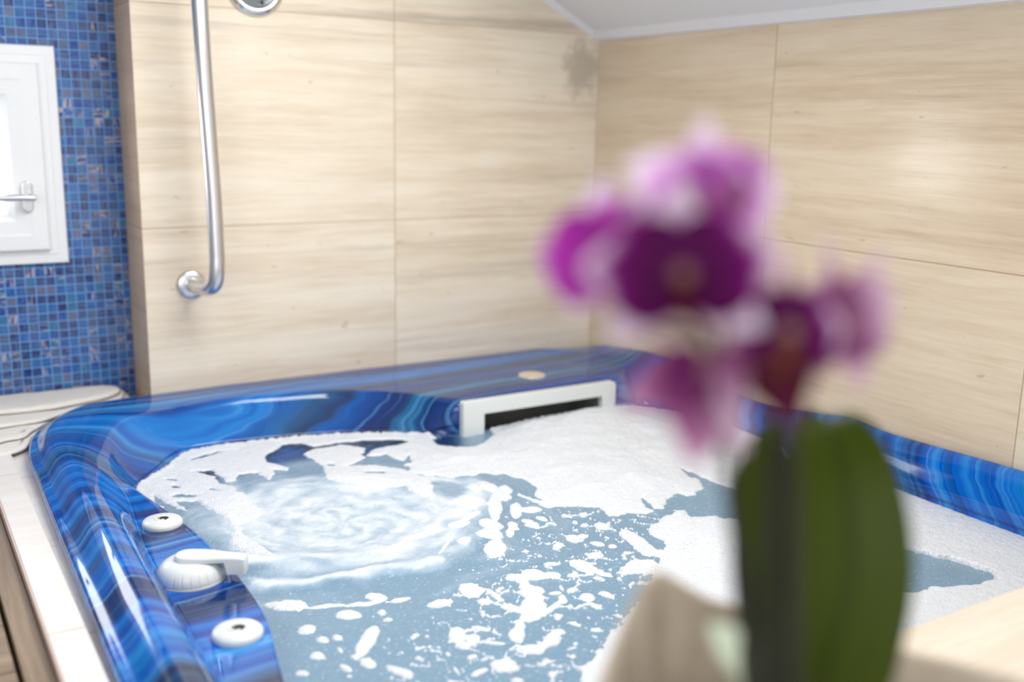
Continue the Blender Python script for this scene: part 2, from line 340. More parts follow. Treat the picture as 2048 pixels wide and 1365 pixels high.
# wooden platform: cross boards and a border board
pb = []; yy = .2; i = 0
while yy < 2.19:
    y2 = min(yy+.118, 2.198); pb.append(boxd(-.75,.0855,yy,y2-.003,-.622,-.592)); yy = y2; 
plat = empty('wooden_platform', (-.3,1.2,FZ), 'oak boarded platform beside the ledge at bottom left', 'platform')
for b in pb:
    bevel(mesh('board', *b, M_WOOD, plat, smooth=False), .0015)
bevel(mesh('border_board', *boxd(.0905,.1205,.2,2.198,-.622,-.590), M_WOOD, plat, smooth=False), .0015)
mesh('platform_base', *boxd(-.74,.118,.22,2.19,FZ,-.6225), M_WOOD, plat, smooth=False)
# raised travertine slab across the near end of the tub
tag(box('travertine_slab', .16, XR-.002, -.02, .600, -.535, -.492, M_TRAV_SLAB, bv=.003), 'beige travertine slab bridging the near right end of the tub', 'slab')
tag(box('slab_plinth', .18, XR-.003, 0.0, .335, FZ, -.5352, M_CONC), 'masonry plinth under the near travertine slab', 'plinth')
# ================================================================== THE TUB
def interp(tab, v):
    xs = [a for a, b in tab]; return float(np.interp(v, xs, [b for a, b in tab]))
LIP = [(.45,.285),(.6,.288),(.8,.298),(.955,.319),(.99,.328),(1.034,.339),(1.11,.352),(1.183,.357),(1.287,.356),(1.387,.351),(1.517,.333),(1.6,.319),(1.70,.305)]
GRV = [(.45,.268),(.98,.267),(1.13,.269),(1.25,.270),(1.4,.277),(1.55,.290),(1.70,.302)]
ZCR = [(.4,-.53),(.888,-.521),(1.05,-.526),(1.164,-.528),(1.232,-.524),(1.328,-.539),(1.406,-.543),(1.503,-.551),(1.549,-.54),(1.644,-.522),(1.817,-.512),(1.95,-.526),(2.06,-.541)]
def st_left(y):
    f = .184-(1.9-y)*.0185; g = interp(GRV, y); l = interp(LIP, y)
    return [(f+.004,y,-.582),(f,y,-.572),(f+.004,y,-.561),(f+.015,y,-.5575),(f+.033,y,-.541),(f+.052,y,-.5365),(f+.076,y,-.549),(g-.004,y,-.5765),(g+.003,y,-.5795),((g+l)/2,y,-.580),(l-.004,y,-.580),(l,y,-.582),(l+.001,y,-.590),(l+.002,y,-.612),(l+.03,y,-.80)]
def st_back(x, c2, w, z1=-.541):
    m = c2-.03
    r = lambda a: w+(m-w)*a
    return [(x,2.052,-.585),(x,2.058,-.575),(x,2.0585,-.55),(x,2.057,-.5425),(x,2.045,z1),(x,(2.045+c2)/2,z1+.0005),(x,c2+.008,z1),(x,c2-.004,z1-.001),(x,c2-.012,z1-.006),(x,c2-.022,z1-.0170),(x,w+(c2-.022-w)*.68,z1-.036),(x,w+(c2-.022-w)*.38,z1-.0525),(x,w+(c2-.022-w)*.14,z1-.0655),(x,w,z1-.073),(x,w-.20,-.655)]
def st_skim(x, w=1.716, z1=-.541):
    return [(x,2.052,-.585),(x,2.058,-.575),(x,2.0585,-.55),(x,2.057,-.5425),(x,2.045,z1),(x,1.95,z1),(x,1.84,z1+.0005),(x,1.76,z1),(x,w+.022,z1-.002),(x,w+.008,z1-.007),(x,w+.002,z1-.016),(x,w,z1-.028),(x,w,z1-.045),(x,w,-.612),(x,w,-.80)]
def st_gen(o, c, w, zc, dirn=None):
    """straight interpolation between an outer point o, a crest point c and a waterline point w (plan coordinates)"""
    o, c, w = np.array(o), np.array(c), np.array(w)
    P = lambda a, b, k: a+(b-a)*k
    out = [(*P(o,c,.02),-.585),(*o,-.575),(*P(o,c,.02),zc-.02),(*P(o,c,.12),zc-.008),(*P(o,c,.45),zc-.001),(*P(o,c,.8),zc),(*P(c,w,.0),zc),(*P(c,w,.14),zc-.003),(*P(c,w,.28),zc-.010),(*P(c,w,.46),zc-.024),(*P(c,w,.64),zc-.040),(*P(c,w,.8),zc-.055),(*P(c,w,.9),(zc-.064-.612)/2),(*w,-.612),(*P(c,w,1.6),-.80)]
    return out
def st_right(y, wx=1.456):
    z = interp(ZCR, y); X = 1.5065
    k = (X-wx)/.05
    return [(X-.002,y,-.585),(X,y,-.575),(X,y,z-.010),(X,y,z-.003),(X-.004*k,y,z),(X-.010*k,y,z+.001),(X-.017*k,y,z-.001),(X-.025*k,y,z-.006),(X-.032*k,y,z-.015),(X-.038*k,y,z-.028),(X-.043*k,y,z-.042),(X-.047*k,y,z-.056),(X-.049*k,y,-.598),(wx,y,-.612),(wx-.05,y,-.80)]
stn = [st_left(y) for y in (.56,.75,.9,1.0,1.1,1.2,1.3,1.4,1.5,1.6)]
stn.append([(.185,1.70,-.582),(.181,1.70,-.572),(.185,1.70,-.561),(.196,1.70,-.5575),(.214,1.70,-.541),(.232,1.70,-.5365),(.256,1.695,-.546),(.280,1.685,-.563),(.292,1.68,-.571),(.301,1.674,-.577),(.308,1.668,-.581),(.313,1.665,-.585),(.317,1.663,-.595),(.320,1.662,-.612),(.36,1.63,-.80)])
stn.append([(.188,1.83,-.582),(.184,1.833,-.572),(.188,1.829,-.561),(.199,1.824,-.5575),(.214,1.818,-.541),(.232,1.809,-.5365),(.256,1.792,-.541),(.280,1.775,-.551),(.298,1.762,-.562),(.312,1.751,-.573),(.324,1.742,-.583),(.333,1.735,-.592),(.340,1.731,-.600),(.345,1.728,-.612),(.38,1.70,-.80)])
stn.append([(.212,1.955,-.582),(.210,1.957,-.572),(.213,1.953,-.561),(.222,1.944,-.5575),(.236,1.930,-.541),(.250,1.916,-.5365),(.272,1.894,-.538),(.296,1.872,-.544),(.318,1.852,-.553),(.340,1.832,-.566),(.360,1.814,-.579),(.377,1.800,-.591),(.389,1.789,-.600),(.396,1.782,-.612),(.43,1.75,-.80)])
stn.append([(.270,2.035,-.582),(.268,2.037,-.572),(.270,2.033,-.561),(.277,2.024,-.5575),(.287,2.010,-.541),(.297,1.990,-.5375),(.312,1.965,-.5375),(.332,1.935,-.542),(.352,1.912,-.549),(.374,1.889,-.560),(.395,1.868,-.573),(.412,1.852,-.586),(.425,1.841,-.598),(.433,1.834,-.612),(.46,1.80,-.80)])
stn.append([(.345,2.052,-.582),(.344,2.055,-.572),(.345,2.054,-.558),(.348,2.047,-.548),(.353,2.034,-.5395),(.358,2.015,-.5385),(.368,1.985,-.5385),(.383,1.955,-.542),(.402,1.930,-.549),(.420,1.909,-.559),(.438,1.891,-.571),(.455,1.878,-.584),(.467,1.868,-.597),(.476,1.862,-.612),(.50,1.82,-.80)])
stn += [st_back(.56,1.958,1.861,-.5405), st_back(.66,1.948,1.847), st_back(.75,1.928,1.822), st_back(.82,1.885,1.790), st_back(.885,1.83,1.755), st_skim(.945,1.722)]
stn += [st_skim(x) for x in (1.0,1.1,1.2,1.3)]
stn.append([(x, y, z) for x, y, z in st_skim(1.36,1.71)])
stn.append(st_gen((1.46,2.055),(1.44,1.83),(1.395,1.69),-.535))
stn.append(st_gen((1.506,2.0),(1.475,1.79),(1.425,1.66),-.522))
stn += [st_right(1.82,1.438), st_right(1.72,1.446), st_right(1.64,1.450)]
stn[-3] = st_gen((1.5065,1.85),(1.485,1.76),(1.437,1.62),-.514)
stn[-2] = st_gen((1.5065,1.74),(1.488,1.68),(1.445,1.57),-.517)
stn[-1] = st_right(1.62,1.450)
stn += [st_right(y) for y in (1.53,1.45,1.37,1.30,1.23,1.15,1.05,.95,.85,.72)]
stn.append(st_gen((1.5065,.55),(1.485,.58),(1.45,.60),-.540))
stn.append(st_gen((1.48,.385),(1.45,.44),(1.40,.51),-.538))
stn += [st_gen((x,.352),(x,.42),(x,.49),-.5375) for x in (1.3,1.0,.7,.45)]
stn.append(st_gen((.25,.37),(.29,.44),(.33,.51),-.5375))
stn = [np.array(s) for s in stn]
for s in stn[11:15]:          # straighten the lower wall in the rear left corner
    a, b = s[8].copy(), s[13].copy()
    for k, f in ((9,.22),(10,.44),(11,.64),(12,.84)): s[k] = a+(b-a)*f+np.array([0,0,-.004*math.sin(math.pi*f)])
    s[14] = b+(b-a)*1.9; s[14][2] = -.66
NS, NP = len(stn), len(stn[0])
LS, PS = 7, 4
rows = [crom([s[k] for s in stn], LS, True) for k in range(NP)]        # tracks along the rim
grid = np.array([crom([rows[k][i] for k in range(NP)], PS) for i in range(NS*LS)])   # profile at each step
nl, npf = grid.shape[:2]
ctr = np.array([.85,1.15,-.98])
low = grid[:,-1].copy(); low2 = ctr+(low-ctr)*np.array([.86,.86,1]); low2[:,2] = -.97
grid = np.concatenate([grid, low2[:,None]], 1); npf += 1
tv = [tuple(q) for q in grid.reshape(-1,3)]; tf = []
def keep(c): return not (.998 < c[0] < 1.292 and 1.69 < c[1] < 1.735 and -.70 < c[2] < -.566)
for i in range(nl):
    j = (i+1) % nl
    for k in range(npf-1):
        c = (grid[i,k]+grid[j,k]+grid[i,k+1]+grid[j,k+1])/4
        if keep(c): tf.append((i*npf+k, j*npf+k, j*npf+k+1, i*npf+k+1))
tf.append(tuple(i*npf+npf-1 for i in range(nl)))
tub = empty('spa_tub', (.85,1.2,FZ), 'large spa tub of glossy marbled blue acrylic filled with foaming water', 'tub')
shell = fixn(mesh('tub_shell', tv, tf, M_AGATE, tub))
box('tub_base', .25, 1.45, .42, 1.95, FZ, -.985, M_CONC, tub)
# skimmer: three-sided frame with the box behind it
FY = 1.700; x0, x1, zt, lw, bh = .949, 1.3235, -.5395, .048, .029
def rc(cx, cz_, r, a0, a1, n=5): return [(cx+r*math.cos(math.radians(a0+(a1-a0)*k/n)), cz_+r*math.sin(math.radians(a0+(a1-a0)*k/n))) for k in range(n+1)]
poly = [(x0,-.72)]+rc(x0+.004,zt-.004,.004,180,90)+rc(x1-.010,zt-.010,.010,90,0)+[(x1,-.72),(x1-lw+.012,-.72),(x1-lw+.012,zt-bh),(x0+lw,zt-bh),(x0+lw,-.72)]
sk = mesh('skimmer_frame', *prism(poly, 'y', FY, FY+.017), M_PLASTIC, tub, smooth=False); bevel(fixn(sk), .0015, 2, 50)
xa, xb, zb = x0+lw, x1-lw+.012, zt-bh
sv = [(xa,FY+.014,zb),(xb,FY+.014,zb),(xb,FY+.014,-.72),(xa,FY+.014,-.72),(xa,FY+.12,zb-.004),(xb,FY+.12,zb-.004),(xb,FY+.12,-.72),(xa,FY+.12,-.72)]
mesh('skimmer_throat', sv, [(0,4,5,1),(1,5,6,2),(0,3,7,4),(4,7,6,5)], simple('dark_grey_plastic', (.20,.20,.18), .5), tub, smooth=False)
# round maker's badge on the rim, and its raised ring
t = NT('gold_badge'); vo = t.n('ShaderNodeTexVoronoi'); t.put(vo.inputs['Vector'], t.vmul(t.pos(), (1,1,0))); vo.inputs['Scale'].default_value = 420
M_BADGE = t.done(t.bsdf(t.mix(t.ramp(vo.outputs['Distance'], [(.3,(0,0,0)),(.5,(1,1,1))]), (.62,.42,.20), (.85,.78,.66)), .35, .3))
bd = mesh('maker_badge', *lathe([(0,.0012),(.0255,.0012),(.0275,.0018),(.029,.0015),(.030,0),(.030,-.003),(0,-.003)], (1.192,1.832,-.5402), (0,0,1), 40), M_BADGE, tub); tag(bd, 'small round golden badge on the blue rim')
# underwater return fitting on the back wall
mesh('wall_jet', *lathe([(0,.006),(.010,.007),(.016,.004),(.024,.003),(.027,0),(.027,-.006),(0,-.006)], (.652,1.815,-.642), (0,-.8,.6), 32), M_PLASTIC, tub)
# ------------------------------------------------------------------ jets' air controls and the diverter on the control shelf
PZ = -.5797
def air_control(x, y, r, label):
    c = (x, y, PZ)
    o = empty('air_control', c, label, 'air control', 'air controls on the tub shelf')
    body = lathe([(r*.985,-.002),(r,.0015),(r,.004),(r*.975,.0060),(r*.90,.0083),(r*.72,.0097),(r*.42,.0103),(.0088,.0104),(.0080,.0100),(.0078,.004),(0,.004)], c, (0,0,1), 56)
    mesh('cap', *body, M_PLASTIC, o)
    # keyhole boss: raised crescent and dark hole
    cr = [(x-.003+.0088*math.cos(a), y+.0088*math.sin(a)) for a in [math.radians(q) for q in range(60, 301, 12)]]+[(x-.001+.0060*math.cos(a), y+.0060*math.sin(a)) for a in [math.radians(q) for q in range(300, 59, -12)]]
    bevel(fixn(mesh('keyhole_rim', *prism(cr, 'z', PZ+.007, PZ+.0112), M_PLASTIC, o, smooth=False)), .0005)
    mesh('keyhole', *join(lathe([(0,.0100),(.0056,.0106),(.0056,.004),(0,.004)], (x+.002,y-.001,PZ), (0,0,1), 20), boxd(x+.002,x+.0085,y-.004,y+.001,PZ+.005,PZ+.0106)), M_BLACK, o, smooth=False)
    return o
air_control(.3145, 1.4535, .0285, 'white round air control nearest the back wall, behind the diverter knob')
air_control(.3095, 1.0785, .0292, 'white round air control at bottom left, in front of the diverter knob')
DX, DY = .3035, 1.2575
div = empty('diverter_valve', (DX,DY,PZ), 'white domed diverter knob with lever on the blue shelf between two air controls', 'valve')
prof = [(.0405,-.002),(.0425,.001),(.0425,.006),(.0405,.013),(.0365,.0195),(.030,.0240),(.0225,.0258),(.010,.0262),(0,.0262)]
dv, df = lathe(prof, (DX,DY,PZ), (0,0,1), 240)
m = len(prof); dv = np.array(dv)
for i in range(240):
    d = (i % 10)
    if d in (0,):
        for k in (2,3): 
            q = dv[i*m+k]; rr = np.array([q[0]-DX, q[1]-DY]); q[:2] = np.array([DX,DY])+rr*.955
mesh('knob', dv, df, M_PLASTIC, div)
mesh('base_ring', *lathe([(.0440,-.002),(.0445,.0012),(.0430,.0026),(.041,.0026)], (DX,DY,PZ), (0,0,1), 64), simple('grey_ring', (.42,.43,.42), .4), div)
# lever: teardrop plate with a turned-down end
ld = np.array([.86,-.51]); ln = np.array([.51,.86])
def LV(a, b, z): p = np.array([DX,DY])+ld*a+ln*b; return (p[0], p[1], PZ+z)
out = []
for k in range(13):
    a = math.radians(90+180*k/12); out.append((-.002+.0165*math.cos(a), .0165*math.sin(a)))
low_side = crom([(-.002,-.0165),(.020,-.0160),(.035,-.0130),(.050,-.0105),(.072,-.0098)], 4)[1:]
up_side = [(p[0], -p[1]) for p in reversed(low_side)]
out += [tuple(p) for p in low_side]+up_side
n = len(out)
def lz(a): return .0315 if a < .03 else .0315-.10*max(0, a-.03)**1.2
vs = [LV(a, b, lz(a)) for a, b in out]+[LV(a, b, lz(a)-(.0062 if a < .046 else .0215)) for a, b in out]
vs += [LV(a*.93+.001, b*.86, lz(a)+.0018) for a, b in out]
fs = [tuple(range(2*n, 3*n))]+[(i, (i+1) % n, (i+1) % n+2*n, i+2*n) for i in range(n)]+[(i+n, (i+1) % n+n, (i+1) % n, i) for i in range(n)]+[tuple(reversed(range(n, 2*n)))]
lv = mesh('lever', vs, fs, M_PLASTIC, div); fixn(lv); bevel(lv, .0012, 2, 35)
# ================================================================== WATER AND FOAM
POS=[[(0.884,1.8042),(0.8897,1.7124),(0.8843,1.6836),(0.9028,1.6529),(0.9324,1.6371),(0.9636,1.6462),(1.0127,1.6902),(1.0305,1.7378),(1.1121,1.7789),(1.2467,1.8121),(1.4083,1.8115),(1.4791,1.6899),(1.5257,1.5986),(1.5193,1.4195),(1.3874,1.2547),(1.3395,1.2807),(1.2341,1.1753),(1.214,1.2434),(1.2073,1.2724),(1.2106,1.3144),(1.2066,1.3574),(1.1943,1.3232),(1.1891,1.2824),(1.1706,1.2505),(1.1377,1.2321),(1.1177,1.2352),(1.1184,1.2547),(1.0957,1.2394),(1.0804,1.24),(1.0501,1.2075),(1.0354,1.212),(1.0438,1.241),(1.0481,1.2655),(1.0395,1.2586),(1.029,1.234),(1.0271,1.2056),(1.0045,1.2036),(0.996,1.2191),(0.9734,1.2244),(0.9525,1.2238),(0.9525,1.2431),(0.9597,1.2647),(0.9322,1.2835),(0.909,1.3001),(0.8886,1.3039),(0.8775,1.3174),(0.8731,1.3733),(0.8808,1.3809),(0.8823,1.3604),(0.8947,1.3305),(0.8995,1.3667),(0.9203,1.3874),(0.925,1.418),(0.9191,1.4468),(0.9107,1.4775),(0.8928,1.4828),(0.8804,1.5028),(0.8572,1.4935),(0.8455,1.5042),(0.8201,1.5007),(0.8013,1.5196),(0.7823,1.5386),(0.7631,1.5578)],[(0.9623,1.1506),(1.0055,1.1682),(1.0198,1.1817),(1.038,1.1789),(1.0579,1.195),(1.0765,1.1848),(1.0647,1.1569),(1.0973,1.1486),(1.1053,1.1273),(1.1524,1.0869),(1.1935,1.0524),(1.3717,1.1063),(1.5046,1.1194),(1.4663,0.8004),(1.4086,0.6334),(0.9677,0.408),(0.4805,0.6909),(0.6227,0.8437),(0.6393,0.8651),(0.6733,0.8847),(0.731,0.9219),(0.8399,0.988),(0.9034,1.0437),(0.9154,1.0605),(0.9377,1.0783),(0.9492,1.099),(0.9505,1.124)],[(0.9242,1.1659),(0.9386,1.1645),(0.944,1.1355),(0.9349,1.0966),(0.9398,1.0757),(0.934,1.0494),(0.9136,1.0608),(0.9035,1.0781),(0.9068,1.1061),(0.9146,1.1265),(0.9167,1.1506)],[(0.8413,1.056),(0.8606,1.0675),(0.8843,1.0742),(0.8993,1.063),(0.9025,1.0441),(0.8837,1.0213),(0.8361,1.0426)],[(0.3313,1.6859),(0.3778,1.7545),(0.4319,1.8004),(0.4912,1.8249),(0.566,1.8443),(0.642,1.8558),(0.7368,1.8432),(0.8222,1.8087),(0.8943,1.7591),(0.8877,1.7134),(0.8605,1.7227),(0.7896,1.7714),(0.7044,1.7854),(0.6685,1.7841),(0.657,1.816),(0.6246,1.8231),(0.5945,1.7937),(0.5682,1.7737),(0.5622,1.7391),(0.588,1.6885),(0.5804,1.6747),(0.5593,1.6907),(0.5337,1.6233),(0.5309,1.6928),(0.5018,1.6999),(0.4841,1.667),(0.4711,1.6657),(0.4663,1.7367),(0.4329,1.7549),(0.4578,1.7066),(0.4582,1.6645),(0.4713,1.633),(0.4694,1.5947),(0.4819,1.5724),(0.4799,1.5362),(0.474,1.4964),(0.4487,1.4759),(0.4316,1.4719),(0.4273,1.4224),(0.4319,1.3889),(0.4346,1.3574),(0.4319,1.3242),(0.4009,1.3387),(0.395,1.4094),(0.412,1.4372),(0.4195,1.492),(0.4102,1.5386),(0.4022,1.5937),(0.3733,1.617),(0.3745,1.5583),(0.36,1.6095),(0.3489,1.6607)],[(0.6408,1.7491),(0.6676,1.7744),(0.7007,1.7617),(0.7222,1.7706),(0.7524,1.7288),(0.7446,1.7078),(0.7269,1.6977),(0.7313,1.6808),(0.676,1.6453),(0.6929,1.6452),(0.7251,1.6278),(0.7625,1.5847),(0.7676,1.5423),(0.7754,1.525),(0.794,1.5322),(0.7351,1.4182),(0.7217,1.472),(0.7202,1.4969),(0.6955,1.5023),(0.674,1.5141),(0.6582,1.5389),(0.6313,1.57),(0.6207,1.5967),(0.6408,1.6509),(0.6436,1.7044)],[(0.7347,1.6886),(0.7718,1.7183),(0.8092,1.7136),(0.8485,1.7238),(0.8877,1.7134),(0.8235,1.5607),(0.7926,1.5866),(0.7695,1.5991),(0.796,1.6173),(0.8209,1.6373),(0.819,1.6579),(0.7837,1.6286),(0.7756,1.6425),(0.774,1.6772),(0.7472,1.677)]]
NEG=[[(1.254,0.9123),(1.2682,0.8796),(1.2888,0.8281),(1.2929,0.7875),(1.2735,0.7707),(1.2407,0.7712),(1.1974,0.7868),(1.1421,0.8006),(1.1062,0.8123),(1.0896,0.8651),(1.1704,0.9341)],[(0.9551,1.1422),(0.9596,1.1268),(0.9605,1.1072),(0.9478,1.0894),(0.9354,1.0872),(0.938,1.1072)]]
ELL=[(0.8249,1.2576,0.0057,-0.0204,-0.0092,-0.0107),(0.8495,1.2681,0.0049,-0.0108,-0.0052,-0.0065),(0.8889,1.2604,0.0048,-0.0044,-0.0037,-0.005),(0.918,1.2514,0.006,-0.0055,-0.0053,-0.007),(0.9146,1.1978,0.0073,-0.0124,-0.0085,-0.0097),(0.8951,1.2153,0.0064,-0.0035,-0.0042,-0.0058),(0.8877,1.2317,0.0044,-0.0024,-0.0035,-0.0049),(0.8723,1.2046,0.0039,-0.0022,-0.0023,-0.0033),(0.8478,1.1793,0.007,-0.0096,-0.0096,-0.0119),(0.8662,1.1806,0.0087,-0.0049,-0.0046,-0.0064),(0.8122,1.168,0.01,-0.0011,-0.0058,-0.01),(0.8682,1.1461,0.0068,-0.0094,-0.0056,-0.0066),(0.8827,1.1287,0.0061,-0.0034,-0.0045,-0.006),(0.8412,1.1129,0.0111,-0.0062,-0.0061,-0.0083),(0.805,1.093,0.01,-0.02,-0.0105,-0.0118),(0.8091,1.0741,0.0072,-0.004,-0.0073,-0.0101),(0.7754,1.242,0.0058,-0.0032,-0.0094,-0.0153),(0.7254,1.2012,0.0214,0.0014,-0.0124,-0.0272),(0.6966,1.2416,0.0116,-0.0011,-0.0056,-0.0119),(0.7618,1.2757,0.0113,-0.0155,-0.0135,-0.0197),(0.7425,1.2473,0.0173,-0.0096,-0.0098,-0.0166),(0.8116,1.3463,0.0104,-0.0057,-0.0349,-0.0586),(0.8589,1.3969,0.013,-0.0071,-0.0195,-0.0322),(0.8458,1.4282,0.0065,-0.0256,-0.0102,-0.0133),(0.8339,1.3193,0.0087,-0.0048,-0.0197,-0.0318),(0.8563,1.3107,0.0155,-0.0086,-0.0069,-0.0107),(0.669,1.2447,0.032,0.0299,-0.0002,-0.0053),(0.6281,1.1023,0.0097,-0.0119,-0.0141,-0.0211),(0.5758,1.0904,0.0177,-0.0025,-0.0045,-0.0105),(0.6497,1.0777,0.003,-0.0224,-0.0049,-0.0049),(0.629,1.0651,0.0083,-0.0047,-0.0046,-0.0079),(0.697,1.0585,0.0144,-0.0081,-0.0116,-0.018),(0.6781,1.0255,0.0124,-0.007,-0.0195,-0.0303),(0.6507,1.0316,0.0092,-0.016,-0.0062,-0.0077),(0.6961,1.0083,0.0275,0.0139,-0.0017,-0.0071),(0.7205,1.0207,0.005,-0.0028,-0.0071,-0.0104),(0.7994,1.0472,0.0049,-0.0096,-0.0043,-0.0047),(0.8166,1.0535,0.0063,-0.0082,-0.0043,-0.005),(0.7528,1.0098,0.0093,-0.0052,-0.0074,-0.0103),(0.7786,1.0027,0.0042,-0.0124,-0.006,-0.0058),(0.7281,1.1032,0.0159,-0.0089,-0.01,-0.0156),(0.7055,1.1052,0.0175,-0.0098,-0.0061,-0.0097),(0.7511,1.0903,0.0106,-0.0059,-0.0057,-0.0085),(0.768,1.1193,0.0109,-0.0061,-0.0033,-0.0049),(0.7758,1.0764,0.0104,0.0016,-0.0027,-0.0055),(0.7458,0.9873,0.0028,-0.0135,-0.0041,-0.0037),(0.7218,1.0396,0.0085,-0.0048,-0.0029,-0.0043),(0.7484,1.0371,0.0085,-0.0013,-0.0039,-0.0067),(0.7468,1.3179,0.0279,0.0111,-0.0033,-0.0094),(0.7762,1.3511,0.0193,0.0079,-0.0031,-0.0087),(0.7186,1.2997,0.0194,-0.0015,-0.0053,-0.0114),(0.6886,0.9872,0.008,0.0042,-0.0008,-0.0037),(0.7004,1.082,0.0069,-0.0039,-0.0095,-0.015),(0.4617,1.1176,0.0143,-0.0081,-0.0053,-0.0126),(0.4024,1.1074,0.0111,-0.0025,-0.0038,-0.0124),(0.5007,1.1041,0.0056,-0.0032,-0.0033,-0.0072),(0.4984,1.0829,0.0055,-0.0031,-0.002,-0.0044),(0.4551,1.0463,0.0264,0.0281,0.0022,-0.0134),(0.4083,1.0744,0.0077,-0.0027,-0.0025,-0.0072),(0.4264,1.0703,0.0061,-0.0035,-0.0025,-0.0062),(0.4184,1.0421,0.0004,-0.0089,-0.003,-0.0025),(0.3903,1.041,0.0082,-0.0029,-0.003,-0.0088),(0.4265,1.018,0.0009,-0.0082,-0.0029,-0.0027),(0.4335,0.9974,0.0057,-0.0112,-0.006,-0.0088),(0.4079,1.0004,0.0046,-0.0089,-0.0041,-0.0063),(0.4584,0.9624,0.0087,-0.0173,-0.0057,-0.0078),(0.3607,1.0137,0.0071,-0.0041,-0.0021,-0.0056),(0.4045,0.9819,0.0035,-0.002,-0.0012,-0.0029),(0.5084,1.0263,0.0075,0.0011,-0.0015,-0.005),(0.4985,0.999,0.0034,-0.0019,-0.0015,-0.0031),(0.4881,0.9781,0.0037,-0.0021,-0.0018,-0.0037),(0.5233,0.9701,0.0026,-0.0015,-0.0028,-0.0052),(0.5547,1.0052,0.0053,-0.0119,-0.012,-0.015),(0.5475,0.9785,0.006,-0.0069,-0.0053,-0.0078),(0.5676,0.9875,0.0077,-0.0044,-0.0057,-0.0101),(0.5885,1.0061,0.0091,-0.0108,-0.0026,-0.0038),(0.6146,0.9712,0.0054,-0.0031,-0.0095,-0.0153),(0.5849,0.9648,0.0102,-0.0084,-0.0019,-0.0029),(0.6223,0.9668,0.003,-0.0035,-0.0134,-0.0178),(0.6347,0.9864,0.0059,-0.0034,-0.0062,-0.0099),(0.6629,1.0095,0.0122,-0.0069,-0.0132,-0.0206),(0.6129,0.9314,0.0151,-0.0086,-0.006,-0.0094),(0.6308,0.9311,0.0158,0.0014,-0.0032,-0.0076),(0.6477,0.9368,0.0177,0.0056,-0.0043,-0.0134),(0.5688,0.9132,0.0146,-0.0083,-0.0087,-0.0143),(0.5356,0.9183,0.0119,0.0011,-0.0019,-0.0054),(0.514,0.9306,-0.003,-0.0139,-0.0023,-0.0008),(0.5641,0.8817,0.008,-0.0046,-0.0028,-0.0046),(0.6044,0.8721,0.005,-0.0029,-0.0039,-0.0059),(0.6135,0.8971,0.0143,-0.0008,-0.0014,-0.0029),(0.6683,0.9513,0.0042,-0.0072,-0.0048,-0.0054),(0.6961,0.9598,0.0036,-0.002,-0.0033,-0.0047),(0.7102,0.9328,0.0069,-0.0039,-0.0033,-0.0045),(0.6495,0.8933,0.0037,-0.0021,-0.0024,-0.0035),(0.6676,0.9153,0.0027,-0.0015,-0.0025,-0.0036),(0.6898,0.9829,0.0098,0.0042,-0.0013,-0.0048),(0.5116,1.1449,0.0099,-0.0119,-0.0055,-0.0099),(0.4055,1.181,0.0243,-0.0137,-0.0052,-0.0145),(0.4471,1.1545,0.0241,-0.008,-0.0017,-0.0048),(0.4898,1.1363,0.0244,-0.0081,-0.0019,-0.0048),(0.5362,1.125,0.015,-0.0009,-0.0021,-0.0058),(0.7939,1.261,0.0062,-0.0131,-0.0103,-0.0134)]
NELL=[(0.3916,1.6335,0.0195,-0.0071,-0.0026,-0.0108),(0.4376,1.6355,0.0076,-0.0143,-0.0024,-0.0063),(0.3903,1.6853,0.0053,-0.0029,-0.0016,-0.0064),(0.3929,1.7251,0.01,-0.0091,-0.0014,-0.0051),(0.6593,1.6662,0.0069,-0.0037,-0.003,-0.0075),(0.635,1.7719,0.0107,-0.0058,-0.0054,-0.0148),(0.7102,1.5822,0.018,-0.0098,-0.0044,-0.0097)]
ARC=[([(0.3968,1.3328),(0.4419,1.3172),(0.5164,1.2795),(0.5763,1.2757),(0.6577,1.2932),(0.7231,1.3361),(0.7785,1.3791),(0.8297,1.4445)],0.022,0.9),([(0.3821,1.2541),(0.4371,1.2249),(0.5032,1.2123),(0.5743,1.2052),(0.6256,1.1991)],0.014,0.9),([(0.4435,1.6151),(0.4141,1.4613),(0.4118,1.3575)],0.03,0.6),([(0.6446,1.5049),(0.7721,1.5187),(0.8269,1.4744),(0.8399,1.4113)],0.02,0.75),([(0.479,1.7683),(0.4652,1.577),(0.466,1.4782)],0.015,0.5),([(0.4292,1.281),(0.5188,1.2494),(0.6242,1.2592)],0.03,0.45),([(0.5766,1.5555),(0.6784,1.4998),(0.7643,1.4127)],0.008,0.5),([(0.4796,1.3398),(0.5069,1.5036),(0.5955,1.5588)],0.01,0.3),([(0.5715,1.374),(0.6462,1.3553),(0.7323,1.4045)],0.012,0.4)]
VORT=[(0.5804,1.4149,0.1769,-0.0977,-0.0708,-0.1698),(0.8424,1.6365,0.2477,-0.1336,-0.0508,-0.0989)]

